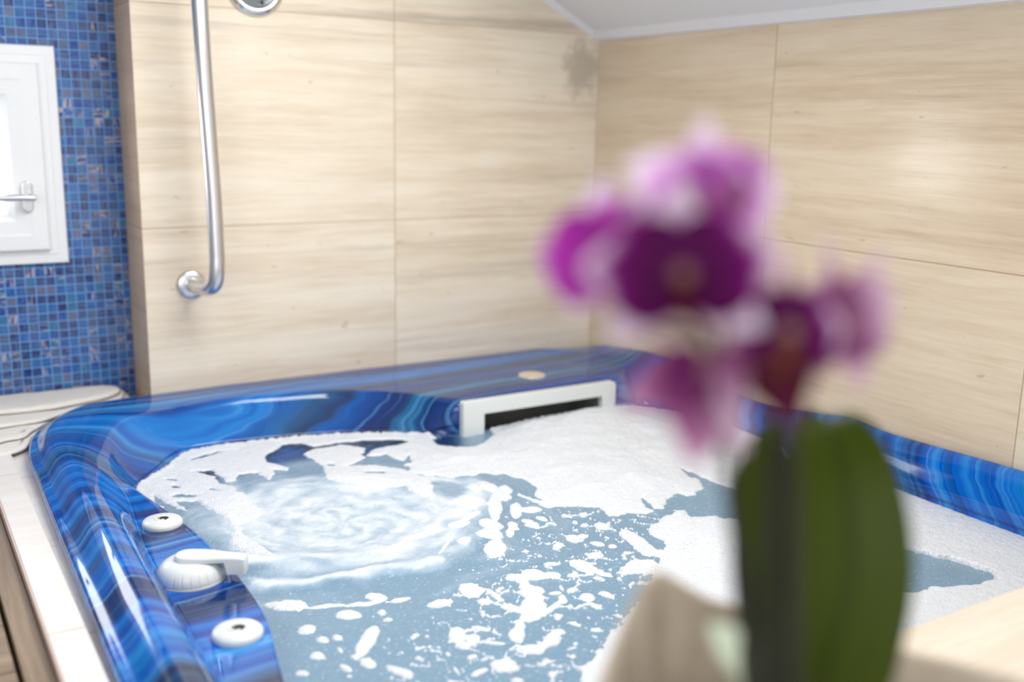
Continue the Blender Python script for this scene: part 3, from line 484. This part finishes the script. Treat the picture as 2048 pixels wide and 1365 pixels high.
ZW = -.610
Wl = crom([s[13][:2] for s in stn], 4, True)
def sdist(px, py, poly):
    """signed distance, positive inside"""
    poly = np.array(poly); n = len(poly); d = np.full(px.shape, 1e9); ins = np.zeros(px.shape, bool)
    for i in range(n):
        a = poly[i]; b = poly[(i+1) % n]; e = b-a; wx = px-a[0]; wy = py-a[1]
        tt = np.clip((wx*e[0]+wy*e[1])/max(e@e, 1e-12), 0, 1); d = np.minimum(d, (wx-tt*e[0])**2+(wy-tt*e[1])**2)
        c = ((a[1] > py) != (b[1] > py)) & (px < (b[0]-a[0])*(py-a[1])/((b[1]-a[1]) if abs(b[1]-a[1]) > 1e-12 else 1e-12)+a[0]); ins ^= c
    return np.where(ins, 1, -1)*np.sqrt(d)
def lined(px, py, pts):
    d = np.full(px.shape, 1e9)
    for a, b in zip(pts[:-1], pts[1:]):
        a = np.array(a); b = np.array(b); e = b-a; wx = px-a[0]; wy = py-a[1]
        tt = np.clip((wx*e[0]+wy*e[1])/(e@e), 0, 1); d = np.minimum(d, (wx-tt*e[0])**2+(wy-tt*e[1])**2)
    return np.sqrt(d)
def vq(px, py, e):
    A = np.array([[e[2],e[4]],[e[3],e[5]]]); I = np.linalg.inv(A); dx = px-e[0]; dy = py-e[1]
    return np.hypot(I[0,0]*dx+I[0,1]*dy, I[1,0]*dx+I[1,1]*dy)
def ss(a, b, x): t_ = np.clip((x-a)/(b-a), 0, 1); return t_*t_*(3-2*t_)
def aeration(x, y):
    wx = x+.026*fbm(x*13, y*13, 4); wy = y+.026*fbm(x*13+40, y*13, 4)
    q = vq(wx, wy, VORT[0]); a = .66*(1-ss(.75, 1.35, q))
    for pts, wd, s in ARC:
        a = np.maximum(a, s*np.exp(-(lined(wx, wy, pts)/wd)**2))
    # swirl streaks
    th = np.arctan2(y-VORT[0][1], x-VORT[0][0]); st = fbm(th*2.0+q*2, q*7, 4)
    a = a+.45*st*(1-ss(1.0, 2.2, q))*(q > .05)+.10*fbm(x*40, y*40, 3)*(a > .1)
    return np.clip(a, 0, 1)
def height(x, y):
    q = vq(x, y, VORT[0]); h = .006*np.exp(-((q-1.0)/.22)**2)-.004*np.exp(-(q/.6)**2)
    h = h+.0012*fbm(x*14, y*14, 3)+.0022*fbm(x*45, y*45, 3)*np.exp(-(q/1.0)**2)
    for pts, wd, s in ARC[:2]: h = h+.005*np.exp(-(lined(x, y, pts)/(wd*1.3))**2)
    h = h+.016*np.exp(-(((x-1.24)/.17)**2+((y-1.66)/.12)**2))
    edge = np.clip(sdist(x, y, Wl)/.03, 0, 1)
    return h*np.clip(edge, .15, 1)
def foamfield(x, y):
    wx = x+.0075*fbm(x*38, y*38, 3)+.0022*fbm(x*150, y*150, 2); wy = y+.0075*fbm(x*38+31, y*38+7, 3)+.0022*fbm(x*150+9, y*150, 2)
    F = np.full(x.shape, -1.0)
    for p in POS: F = np.maximum(F, sdist(wx, wy, p))
    wx2 = x+.45*(wx-x); wy2 = y+.45*(wy-y)
    for i, e in enumerate(ELL):
        r = min(math.hypot(e[2], e[3]), math.hypot(e[4], e[5]))*1.0
        big = r > .014
        F = np.maximum(F, (1-vq(wx if big else wx2, wy if big else wy2, e))*r)
    # lacy remnants around the drifting islands
    lace = fbm(x*20+3, y*20, 4, .55); ridge = .0290-np.abs(lace)*.16
    reg = ss(.03, .12, sdist(x, y, LACE)); F = np.maximum(F, (ridge-.022)*reg-.004*(1-reg)-(.004*ss(.0,.5,fbm(x*9, y*9, 2)+.2)))
    sp = fbm(x*120, y*75, 2); F = np.maximum(F, (sp-.53)*.010*ss(0, .05, sdist(x, y, LACE)))
    for p in NEG: F = np.minimum(F, -sdist(wx, wy, p))
    for e in NELL:
        r = min(math.hypot(e[2], e[3]), math.hypot(e[4], e[5])); F = np.minimum(F, -(1-vq(wx, wy, e))*r)
    # pinholes in the thin foam
    F = np.minimum(F, .018)-np.where(F < .02, 0, 0)
    return F
def grid_mesh(step, x0=.26, x1=1.48, y0=.47, y1=1.89):
    xs = np.arange(x0, x1, step); ys = np.arange(y0, y1, step); return np.meshgrid(xs, ys)
def contour_mesh(X, Y, F, Z):
    """polygons of the region F>0 on the grid, with interpolated edges"""
    ny, nx = X.shape; P = np.stack([X, Y, Z], -1); vs = []; fs = []; vid = {}; eid = {}
    pos_ = F > 0; cells = np.argwhere(pos_[:-1,:-1] | pos_[1:,:-1] | pos_[:-1,1:] | pos_[1:,1:])
    def V(i, j):
        k = (i, j)
        if k not in vid: vid[k] = len(vs); vs.append(P[i,j])
        return vid[k]
    def Eg(a, b):
        k = (a, b) if a < b else (b, a)
        if k not in eid:
            fa, fb = F[k[0]], F[k[1]]; t_ = fa/(fa-fb); p = P[k[0]]+(P[k[1]]-P[k[0]])*t_; p = p.copy(); p[2] = EZ(p[0], p[1], k, t_); eid[k] = len(vs); vs.append(p)
        return eid[k]
    H0 = contour_mesh.base
    def EZ(x, y, k, t_): return H0[k[0]]+(H0[k[1]]-H0[k[0]])*t_-.0006
    for i, j in cells:
        c = [(i,j),(i,j+1),(i+1,j+1),(i+1,j)]; f = []
        for a in range(4):
            p, q = c[a], c[(a+1) % 4]
            if pos_[p]: f.append(V(*p))
            if pos_[p] != pos_[q]: f.append(Eg(p, q))
        if len(f) >= 3: fs.append(f)
    return vs, fs
LACE = [(.42,1.10),(.60,1.22),(.85,1.38),(1.02,1.42),(1.12,1.25),(1.05,1.05),(.95,.95),(.80,.80),(.55,.70),(.36,.90),(.36,1.05)]
# water surface
X, Y = grid_mesh(.006); H = height(X, Y)
D = sdist(X, Y, Wl)+.012; contour_mesh.base = ZW+H
wv, wf = contour_mesh(X, Y, D, ZW+H)
wv = np.array(wv)
def water_mat():
    t = NT('spa_water'); a = t.attr('aeration'); cl = t.attr('clear'); p = t.pos()
    col = t.ramp(a, [(0, (.185,.300,.405)), (.35, (.34,.45,.56)), (.7, (.58,.66,.74)), (1, (.80,.84,.88))])
    n1 = t.noise(p, 55, 4, .6, 1.0); n2 = t.noise(t.vmul(p, (160,260,160)), 1, 3, .6)
    sp = t.math('MULTIPLY', t.ramp(t.noise(t.vmul(p, (190,330,190)), 1, 3, .7), [(.60, (0,0,0)), (.68, (1,1,1))]), .5)
    col = t.mix(sp, col, (.70,.77,.82))
    col = t.mix(t.math('MULTIPLY', cl, .9), col, (.015,.13,.42))
    b = t.bump(n1, .35, .006); b = t.bump(n2, .25, .0015, b)
    body = t.bsdf(col, .08, 0, b, IOR=1.33, Subsurface_Weight=0.0)
    tr = t.n('ShaderNodeBsdfTransparent'); t.put(tr.inputs[0], (.82,.93,1,1)); gl = t.n('ShaderNodeBsdfGlossy'); gl.inputs['Roughness'].default_value = .03; t.put(gl.inputs['Normal'], b)
    fr_ = t.n('ShaderNodeFresnel'); fr_.inputs['IOR'].default_value = 1.33; t.put(fr_.inputs['Normal'], b)
    return t.done(t.mixs(cl, body, t.mixs(fr_.outputs[0], tr.outputs[0], gl.outputs[0])))
water = mesh('spa_water', wv, wf, water_mat())
tag(water, 'churning grey blue water filling the blue spa tub', 'water', None, 'stuff')
def add_attr(o, name, vals):
    at = o.data.attributes.new(name, 'FLOAT', 'POINT'); at.data.foreach_set('value', np.asarray(vals, np.float32))
ax, ay = wv[:,0], wv[:,1]
aer = aeration(ax, ay); add_attr(water, 'aeration', aer)
sd = sdist(ax, ay, Wl)
bl = np.array([(.42,1.83),(.55,1.86),(.68,1.84),(.84,1.77),(.93,1.71),(.90,1.64),(.80,1.68),(.66,1.74),(.52,1.72),(.40,1.66)])
add_attr(water, 'clear', np.clip(1.0*ss(-.04, .02, sdist(ax, ay, bl))*(1-.8*aer), 0, .85))
# foam
X, Y = grid_mesh(.0024)
H = height(X, Y); F = foamfield(X, Y); D = sdist(X, Y, Wl)+.004
F = np.where((Y > 1.60) & (X < .90), np.maximum(F, .030-D+.006*fbm(X*50, Y*50, 3)), F)
F = np.minimum(F, D)
big = sdist(X, Y, POS[0]); big2 = sdist(X, Y, POS[1])
th = .0030*(1-np.exp(-np.clip(F, 0, 1)/.0022))+.006*ss(.0, .10, big)+.004*ss(0, .1, big2)
th = th+.0012*fbm(X*90, Y*90, 3)*ss(0, .006, F)+.004*fbm(X*16, Y*22, 3)*ss(.01, .08, big)
# a thicker roll of bubbles where the foam meets the tub wall
th = th+.005*np.exp(-(D/.010)**2)*(Y > 1.5)*(.6+.8*fbm(X*120, Y*120, 2))*(F > .001)
contour_mesh.base = ZW+H
fv, ff = contour_mesh(X, Y, F, ZW+H+th)
def foam_mat():
    t = NT('white_foam'); p = t.pos()
    v = t.n('ShaderNodeTexVoronoi'); t.put(v.inputs['Vector'], t.vadd(t.vmul(p, (1,1,.4)), t.vmul(t.noise(p, 60, 2, .5, 0, True), (.006,.006,0)))); v.inputs['Scale'].default_value = 330; v.inputs['Randomness'].default_value = 1
    n = t.noise(t.vmul(p, (60,120,60)), 1, 4, .65)
    hole = t.math('MULTIPLY', t.ramp(t.noise(p, 240, 2, .6), [(.62, (0,0,0)), (.68, (1,1,1))]), t.ramp(t.noise(p, 25, 2), [(.45, (0,0,0)), (.6, (1,1,1))]))
    col = t.mix(n, (.70,.74,.79), (.82,.84,.87)); col = t.mix(t.math('MULTIPLY', hole, .75), col, (.38,.46,.55))
    col = t.mix(t.math('MULTIPLY', t.ramp(v.outputs['Distance'], [(.35, (0,0,0)), (.8, (1,1,1))]), .30), col, (.50,.56,.63))
    h = t.math('ADD', t.math('MULTIPLY', v.outputs['Distance'], 1.0), t.math('MULTIPLY', n, .5))
    return t.done(t.bsdf(col, .38, 0, t.bump(h, .55, .0022)))
foam = mesh('foam', fv, ff, foam_mat())
tag(foam, 'white soap foam floating in patches on the spa water', 'foam', None, 'stuff')
# ================================================================== TOWELS ON THE ALCOVE LEDGE
def mat_layer(outline, z0, th, parent, seed):
    """one folded layer of cloth: rounded slab with soft wavy edge"""
    pts = crom(outline, 10, True); n = len(pts); c = pts.mean(0); vs = []; fs = []
    prof = [(0,0),(.0035,.18),(.005,.5),(.0035,.82),(-.001,.97),(-.010,1.0)]
    d = np.roll(pts, -1, 0)-np.roll(pts, 1, 0); nr = np.stack([d[:,1], -d[:,0]], 1); nr /= np.linalg.norm(nr, axis=1)[:,None]
    if ((pts-c)*nr).sum() < 0: nr = -nr
    for i in range(n):
        wv_ = .0012*mnoise.noise(Vector((pts[i][0]*40, pts[i][1]*40, seed)))
        for o_, h_ in prof: vs.append((pts[i][0]+nr[i][0]*o_, pts[i][1]+nr[i][1]*o_, z0+h_*th+wv_*h_))
    m_ = len(prof)
    for k in (.6,.25):
        for i in range(n): 
            q = c+(pts[i]-c)*k; vs.append((q[0], q[1], z0+th+.0025*mnoise.noise(Vector((q[0]*22, q[1]*22, seed+3)))))
    for i in range(n):
        j = (i+1) % n
        for k in range(m_-1): fs.append((i*m_+k, j*m_+k, j*m_+k+1, i*m_+k+1))
        fs.append((i*m_+m_-1, j*m_+m_-1, n*m_+j, n*m_+i)); fs.append((n*m_+i, n*m_+j, n*m_+n+j, n*m_+n+i))
    fs.append(tuple(n*m_+n+i for i in range(n))); fs.append(tuple(i*m_ for i in reversed(range(n))))
    o = fixn(mesh('cloth_layer', vs, fs, M_TOWEL, parent))
    hem = [(pts[i][0]+nr[i][0]*.0042, pts[i][1]+nr[i][1]*.0042, z0+.0010+.0006*mnoise.noise(Vector((i*.3, seed, 0)))) for i in range(n)]+[None]
    hem[-1] = hem[0]
    mesh('hem', *tube(hem, .0009, 6, False), M_HEM, o)
    return o
tow = empty('bath_mat', (.26,2.08,-.579), 'cream cotton bath mat folded in layers on the ledge behind the tub corner', 'bath mat')
mat_layer([(.120,1.893),(.158,1.892),(.180,1.905),(.193,1.930),(.210,1.985),(.275,2.065),(.36,2.085),(.40,2.12),(.40,2.19),(.25,2.192),(.10,2.19),(.06,2.1),(.08,1.95)], -.5785, .0080, tow, 1)
mat_layer([(.130,1.935),(.16,1.950),(.190,1.957),(.212,1.995),(.275,2.070),(.36,2.09),(.40,2.12),(.395,2.188),(.25,2.19),(.10,2.188),(.06,2.1),(.09,1.98)], -.5705, .0070, tow, 2)
mat_layer([(.12,2.02),(.18,2.018),(.23,2.025),(.28,2.062),(.35,2.092),(.39,2.125),(.39,2.186),(.25,2.188),(.10,2.186),(.07,2.1)], -.5635, .0075, tow, 3)
mat_layer([(.14,2.095),(.18,2.078),(.25,2.075),(.31,2.090),(.36,2.11),(.39,2.145),(.37,2.183),(.26,2.187),(.16,2.186),(.13,2.14)], -.5560, .0110, tow, 4)
# ================================================================== GRAB RAIL AND SHOWER VALVE ON THE BACK WALL
rail = empty('grab_rail', (.525,2.058,-.36), 'brushed steel vertical grab rail with a bent end on the travertine wall', 'grab rail')
RY = 1.945
path = crom([(.5255,2.058,-.328),(.527,2.03,-.3275),(.532,1.995,-.326),(.538,1.966,-.323),(.5435,1.950,-.311),(.546,1.945,-.290),(.5475,1.945,-.262)], 7)
path = [tuple(p) for p in path]+[(.546,1.945,-.15),(.5385,1.945,.05),(.5345,1.945,.20),(.5345,1.945,.55)]+[tuple(p) for p in crom([(.5345,1.945,.58),(.5345,1.955,.60),(.5345,1.98,.61),(.5345,2.058,.61)], 5)]
mesh('rail_tube', *tube(path, .0148, 28), M_CHROME, rail)
for zz, xx in ((-.3285,.5255), (.61,.5345)):
    mesh('wall_flange', *lathe([(0,.0),(.0285,0),(.0285,.006),(.026,.009),(.0155,.0105),(0,.0105)], (xx,2.0595,zz), (0,-1,0), 40), M_CHROME, rail)
val = empty('shower_valve', (.675,2.058,.19), 'round chrome shower valve plate cut off by the top of the frame', 'shower valve')
vc = (.675,2.0595,.252)
mesh('wall_plate', *lathe([(.058,0),(.0585,.004),(.056,.009),(.050,.0125),(.0455,.0125),(.043,.010),(.0425,.007)], vc, (0,-1,0), 64), M_POLISHED, val)
mesh('plate_centre', *lathe([(.0430,.0),(.0430,.0072),(.025,.0085),(0,.0085)], vc, (0,-1,0), 48), M_DARKGREY, val)
mesh('seal_ring', *lathe([(.0205,.008),(.0225,.013),(.0240,.0135),(.0250,.008)], vc, (0,-1,0), 40), M_BLACK, val)
mesh('valve_knob', *lathe([(.020,.008),(.0195,.035),(.016,.040),(0,.041)], vc, (0,-1,0), 40), M_POLISHED, val)
mesh('screw', *lathe([(.003,.008),(.003,.0105),(0,.011)], (vc[0]+.010,vc[1],vc[2]-.0335), (0,-1,0), 16), M_BLACK, val)
# ================================================================== ORCHID IN THE FOREGROUND
Rm = np.array(CR)
def at(px, py, d):
    """a point of the plant, measured on the photograph and set at its own distance d from the lens"""
    return Rm.T @ (np.array([(px-1024)/2060, (py-682.5)/2060, 1.0])*d)
def petal_mat(name, inner, mid, edge, stops=(.25,.55,.85), trans=.35):
    t = NT(name); uv = t.n('ShaderNodeUVMap'); u, v, _ = t.xyz(uv.outputs[0])
    du = t.math('ABSOLUTE', t.math('SUBTRACT', u, .5)); e = t.math('ADD', t.math('MULTIPLY', v, .85), t.math('MULTIPLY', t.math('MULTIPLY', du, v), .55))
    n = t.noise(t.comb(t.math('MULTIPLY', u, 14), t.math('MULTIPLY', v, 2), 0), 1, 3)
    e = t.math('ADD', e, t.math('MULTIPLY', t.math('SUBTRACT', n, .5), .2))
    col = t.ramp(e, [(stops[0], inner), (stops[1], mid), (stops[2], edge)])
    b = t.bsdf(col, .6, 0, t.bump(n, .2, .002), Specular_IOR_Level=.12); tr = t.n('ShaderNodeBsdfTranslucent'); t.put(tr.inputs[0], col)
    return t.done(t.mixs(trans, b, tr.outputs[0]))
MP_A = petal_mat('petal_dark_magenta', (.085,.001,.065), (.22,.004,.18), (.84,.64,.82), (.42,.66,.90))
MP_B = petal_mat('petal_pale_lilac', (.50,.06,.48), (.76,.36,.74), (.90,.80,.90), (.12,.42,.75), .5)
MP_C = petal_mat('petal_bright_magenta', (.50,.05,.46), (.56,.07,.54), (.86,.62,.86), (.3,.70,.98), .5)
MP_D = petal_mat('petal_mauve', (.18,.02,.13), (.38,.12,.28), (.62,.38,.52), (.25,.6,.9))
MP_E = petal_mat('petal_pale_mauve', (.30,.08,.22), (.58,.34,.50), (.80,.64,.74), (.2,.5,.85), .5)
MP_L = petal_mat('lip_crimson', (.12,.03,.01), (.045,.001,.006), (.07,.002,.025), (.1,.35,.7), .12)
M_COLUMN = simple('flower_column', (.22,.10,.09), .5)
M_STEM = simple('dark_green_stem', (.016,.018,.006), .7, 0, .3, 200)
def leaf_mat(name, dark, light):
    t = NT(name); uv = t.n('ShaderNodeUVMap'); u, v, _ = t.xyz(uv.outputs[0])
    n = t.noise(t.comb(t.math('MULTIPLY', u, 40), t.math('MULTIPLY', v, 3), 0), 1, 3)
    mid = t.ramp(t.math('ABSOLUTE', t.math('SUBTRACT', u, .5)), [(0, (.55,.55,.55)), (.10, (1,1,1))])
    col = t.mix(mid, tuple(q*.6 for q in dark), t.mix(n, dark, light))
    b = t.bsdf(col, .45, 0, t.bump(n, .1, .002), Specular_IOR_Level=.15); tr = t.n('ShaderNodeBsdfTranslucent'); t.put(tr.inputs[0], tuple(q*1.5 for q in light))
    return t.done(t.mixs(.16, b, tr.outputs[0]))
M_LEAF = leaf_mat('orchid_leaf_green', (.024,.038,.0006), (.064,.092,.002))
M_LEAFP = leaf_mat('pale_leaf_green', (.55,.65,.45), (.85,.90,.78))
def surf(name, G, mat, parent, th=.0009):
    """grid surface G[v][u] of points with real thickness and UVs"""
    nv, nu = len(G), len(G[0]); vs = [tuple(p) for r in G for p in r]
    fs = [(a*nu+b, a*nu+b+1, (a+1)*nu+b+1, (a+1)*nu+b) for a in range(nv-1) for b in range(nu-1)]
    o = mesh(name, vs, fs, mat, parent); uvl = o.data.uv_layers.new(name='UVMap')
    for l in o.data.loops:
        a, b = divmod(l.vertex_index, nu); uvl.data[l.index].uv = (b/(nu-1), a/(nv-1))
    s_ = o.modifiers.new('thickness', 'SOLIDIFY'); s_.thickness = th; s_.offset = 0
    sb = o.modifiers.new('smooth', 'SUBSURF'); sb.levels = 1; sb.render_levels = 1
    return o
def petal(parent, base, frame, ang, L, W, mat, name='petal', back=.25, cup=.2, wav=.10, p=.75, fold=0, seed=0):
    """frame: 3x3 columns right, up, facing; ang: direction of the petal in the flower's plane"""
    nv, nu = 11, 9; G = []
    e = np.array([math.cos(ang), math.sin(ang), 0]); s_ = np.array([-math.sin(ang), math.cos(ang), 0]); f = np.array([0,0,1.])
    for a in range(nv):
        v = a/(nv-1); w_ = W*(math.sin(math.pi*min(1, (v*.93+.07))**p))**.75*.5 if v < 1 else W*.04
        row = []
        for b in range(nu):
            u = b/(nu-1)*2-1
            z = -back*L*v*v+cup*abs(u)**2*w_+wav*L*.35*math.sin(3.1*v*3+u*2+seed)*abs(u)*v+fold*L*v**3
            row.append(base+frame@(e*L*v+s_*u*w_+f*z))
        G.append(row)
    return surf(name, G, mat, parent)
CAMR, CAMU, CAMF = Rm[0], -Rm[1], -Rm[2]       # right, up, towards the lens: used only to turn each bloom the way it faces
def frame_for(yaw, pitch, roll=0):
    """bloom turned by yaw (to the right) and pitch (up) away from facing the lens"""
    y, p_, r = map(math.radians, (yaw, pitch, roll))
    Ry = np.array([[math.cos(y),0,math.sin(y)],[0,1,0],[-math.sin(y),0,math.cos(y)]]); Rx = np.array([[1,0,0],[0,math.cos(p_),-math.sin(p_)],[0,math.sin(p_),math.cos(p_)]]); Rz = np.array([[math.cos(r),-math.sin(r),0],[math.sin(r),math.cos(r),0],[0,0,1]])
    B_ = np.stack([CAMR, CAMU, CAMF], 1); return B_@(Ry@Rx@Rz)
orchid = empty('potted_orchid', tuple(at(1560,1500,.50)), 'orchid with purple and pale pink blooms and dark green leaves, blurred in the foreground', 'orchid')
def bloom(px, py, d, yaw, pitch, roll, size, mats, lip=True, spec=None):
    c = at(px, py, d); F = frame_for(yaw, pitch, roll)
    col = mesh('bloom', *lathe([(.0012,-.010),(.0022,-.004),(.0036,.0),(.0040,.004),(.0030,.0075),(0,.009)], c, tuple(F[:,2]), 20), M_COLUMN, orchid)
    # three sepals behind, two broad petals in front
    S_ = spec or [(90,1.0,.62),(215,.95,.58),(325,.95,.58)]
    for k, (a, l, w_) in enumerate(S_): petal(col, c-F[:,2]*.002, F, math.radians(a), size*l, size*w_, mats[0], 'sepal', .25, .2, .1, .8, 0, k)
    for k, a in enumerate((12,168)): petal(col, c+F[:,2]*.001, F, math.radians(a), size*1.02, size*1.15, mats[1], 'petal', .18, .25, .2, .62, 0, k+5)
    if lip:
        petal(col, c+F[:,2]*.003, F, math.radians(270), size*.50, size*.46, MP_L, 'lip', -.35, -.7, .1, .7, 0, 2)
        petal(col, c+F[:,2]*.003, F, math.radians(235), size*.28, size*.24, MP_L, 'lip', -.9, .6, .0, .7, 0, 2)
        petal(col, c+F[:,2]*.003, F, math.radians(305), size*.28, size*.24, MP_L, 'lip', -.9, .6, .0, .7, 0, 3)
    return col
bloom(1365,555,.37, -8,-6,4, .036, (MP_B, MP_A))
bloom(1385,395,.40, 22,24,-8, .030, (MP_B, MP_B), False)
bloom(1215,515,.41, -30,6,10, .034, (MP_B, MP_C), False)
bloom(1455,395,.405, 30,10,-14, .030, (MP_C, MP_B), False, [(50,1.05,.7),(215,.8,.4),(335,.9,.5)])
c4 = bloom(1568,668,.385, 14,-12,-6, .027, (MP_D, MP_A), False, [(76,1.35,.26),(208,1.05,.5),(325,.95,.4)])
petal(c4, at(1568,695,.378), frame_for(10,10), math.radians(276), .029, .034, MP_L, 'lip', -.3, -.6, .1, .55, 0, 2)
bloom(1672,650,.42, 18,8,12, .033, (MP_E, MP_E), False, [(80,1.1,.26),(35,1.3,.26),(300,1.2,.42)])
# a drooping, closing bloom below them
dc = at(1415,735,.39); DF = frame_for(-10,0,0)
db = mesh('drooping_bloom', *lathe([(.0012,-.008),(.003,0),(.0035,.003),(0,.006)], dc, (0,0,-1), 16), M_COLUMN, orchid)
petal(db, dc, DF, math.radians(262), .038, .030, MP_D, 'petal', .1, .5, .1, .55, 0, 1)
petal(db, at(1455,690,.38), DF, math.radians(274), .037, .013, MP_E, 'petal', .1, .5, .1, .55, 0, 6)
petal(db, dc, DF, math.radians(203), .036, .026, MP_D, 'petal', .1, .5, .1, .6, 0, 2)
petal(db, dc, DF, math.radians(292), .034, .018, MP_E, 'petal', -.1, .5, .1, .6, 0, 3)
# stems
def stem(pts, r0, r1, name='stem'):
    P_ = crom([at(*p) for p in pts], 8); rr = np.linspace(r0, r1, len(P_)); return mesh(name, *tube([tuple(p) for p in P_], list(rr), 12), M_STEM, orchid)
stem([(1545,1500,.50),(1530,1365,.49),(1500,1240,.47),(1475,1100,.45),(1458,960,.43),(1452,860,.41),(1440,760,.395),(1420,690,.385),(1385,640,.378),(1360,575,.374)], .0034, .0016)
stem([(1590,1500,.47),(1590,1365,.455),(1588,1100,.44),(1586,950,.43),(1570,860,.41),(1552,790,.40),(1560,720,.39)], .0042, .0016)
stem([(1570,1500,.47),(1555,1300,.46),(1545,1120,.45),(1548,960,.44),(1566,880,.43)], .0042, .0030, 'support_cane')
stem([(1420,690,.385),(1390,670,.39),(1330,660,.41),(1270,640,.42),(1225,560,.415)], .0014, .0010, 'flower_stalk')
stem([(1440,700,.395),(1450,600,.42),(1440,480,.42),(1400,420,.41)], .0014, .0010, 'flower_stalk')
stem([(1560,780,.40),(1620,740,.42),(1680,680,.43)], .0013, .0010, 'flower_stalk')
# leaves
def leaf(cl, hw, mat, name='leaf', fold=.25, lab=None):
    """cl: centre line points (px,py,d); hw: half widths in metres at those points"""
    C_ = crom([at(*p) for p in cl], 6); Wd = crom([(w_,0) for w_ in hw], 6)[:,0]; G = []
    for i, p in enumerate(C_):
        tn = C_[min(i+1, len(C_)-1)]-C_[max(i-1, 0)]; tn /= np.linalg.norm(tn); side = np.cross(tn, CAMF); side /= np.linalg.norm(side); nrm = np.cross(side, tn)
        G.append([p+side*Wd[i]*u-nrm*abs(u)**1.5*Wd[i]*fold for u in np.linspace(-1, 1, 11)])
    o = surf(name, G, mat, orchid, .0022)
    if lab: o['label'] = lab
    return o
leaf([(1590,1560,.52),(1640,1365,.515),(1690,1200,.51),(1702,1080,.51),(1690,960,.515),(1668,880,.525),(1650,842,.535),(1645,832,.54)], [.014,.0310,.0305,.0285,.0255,.0210,.0130,.001], M_LEAF, fold=-.22)
leaf([(1560,1560,.53),(1560,1365,.53),(1555,1200,.535),(1548,1080,.54),(1540,960,.55),(1545,890,.555),(1560,850,.56)], [.012,.017,.020,.020,.0175,.012,.001], M_LEAF, fold=.2)
leaf([(1545,1560,.50),(1520,1380,.49),(1490,1320,.48),(1455,1280,.475),(1418,1250,.47)], [.008,.009,.0095,.0075,.0008], M_LEAFP, fold=.1, lab='small pale green leaf')
leaf([(1540,1520,.49),(1525,1400,.48),(1500,1250,.475),(1478,1100,.47),(1468,1000,.47)], [.006,.008,.0065,.004,.0006], M_STEM, fold=.2)
mesh('root_ball', *lathe([(0,-.10),(.04,-.10),(.05,-.02),(.045,.0),(0,.006)], at(1570,1560,.50), (0,0,1), 24), simple('bark_mix', (.05,.035,.02), .9, 0, .8, 120), orchid)
# cloth cover around the pot: top edge measured point by point, foot on the slab
t = NT('beige_felt'); n = t.noise(t.obj(), 28, 4, .6); w_ = t.noise(t.obj(), 600, 2)
M_FELT = t.done(t.bsdf(t.mix(n, (.36,.29,.21), (.72,.62,.50)), .9, 0, t.bump(t.math('ADD', w_, n), .5, .002)))
top = [at(1245,1240,.55), at(1282,1165,.56), at(1315,1137,.575), at(1360,1158,.585), at(1420,1192,.60), at(1500,1215,.61), at(1650,1262,.615), at(1800,1296,.62), at(1950,1330,.61), at(2090,1375,.58),
       at(2200,1500,.52), at(2150,1750,.42), at(1800,1900,.36), at(1450,1850,.36), at(1250,1650,.42), at(1170,1450,.48), at(1205,1340,.52)]
tp = crom(top, 6, True); cc = tp.mean(0); G = []
for k in range(9):
    h = k/8; row = []
    for p in tp:
        dz = (-.4915-p[2])*(1-h) if True else 0
        q = np.array([cc[0]+(p[0]-cc[0])*(.60+.40*h**.8), cc[1]+(p[1]-cc[1])*(.60+.40*h**.8), p[2]+dz])
        row.append(q)
    G.append(row)
nu = len(tp); vs = [tuple(p) for r in G for p in r]; fs = [(a*nu+b, a*nu+(b+1) % nu, (a+1)*nu+(b+1) % nu, (a+1)*nu+b) for a in range(8) for b in range(nu)]+[tuple(range(nu))]
pc = fixn(mesh('pot_cover', vs, fs, M_FELT)); s_ = pc.modifiers.new('thickness', 'SOLIDIFY'); s_.thickness = .007; s_.offset = 0
sb = pc.modifiers.new('smooth', 'SUBSURF'); sb.levels = 1; sb.render_levels = 1
tag(pc, 'beige felt pot cover with a wavy rim, blurred around the orchid leaves', 'pot cover')

# ------------------------------------------------------------------ tidy
for o in bpy.data.objects:
    if '_o' in o: del o['_o']
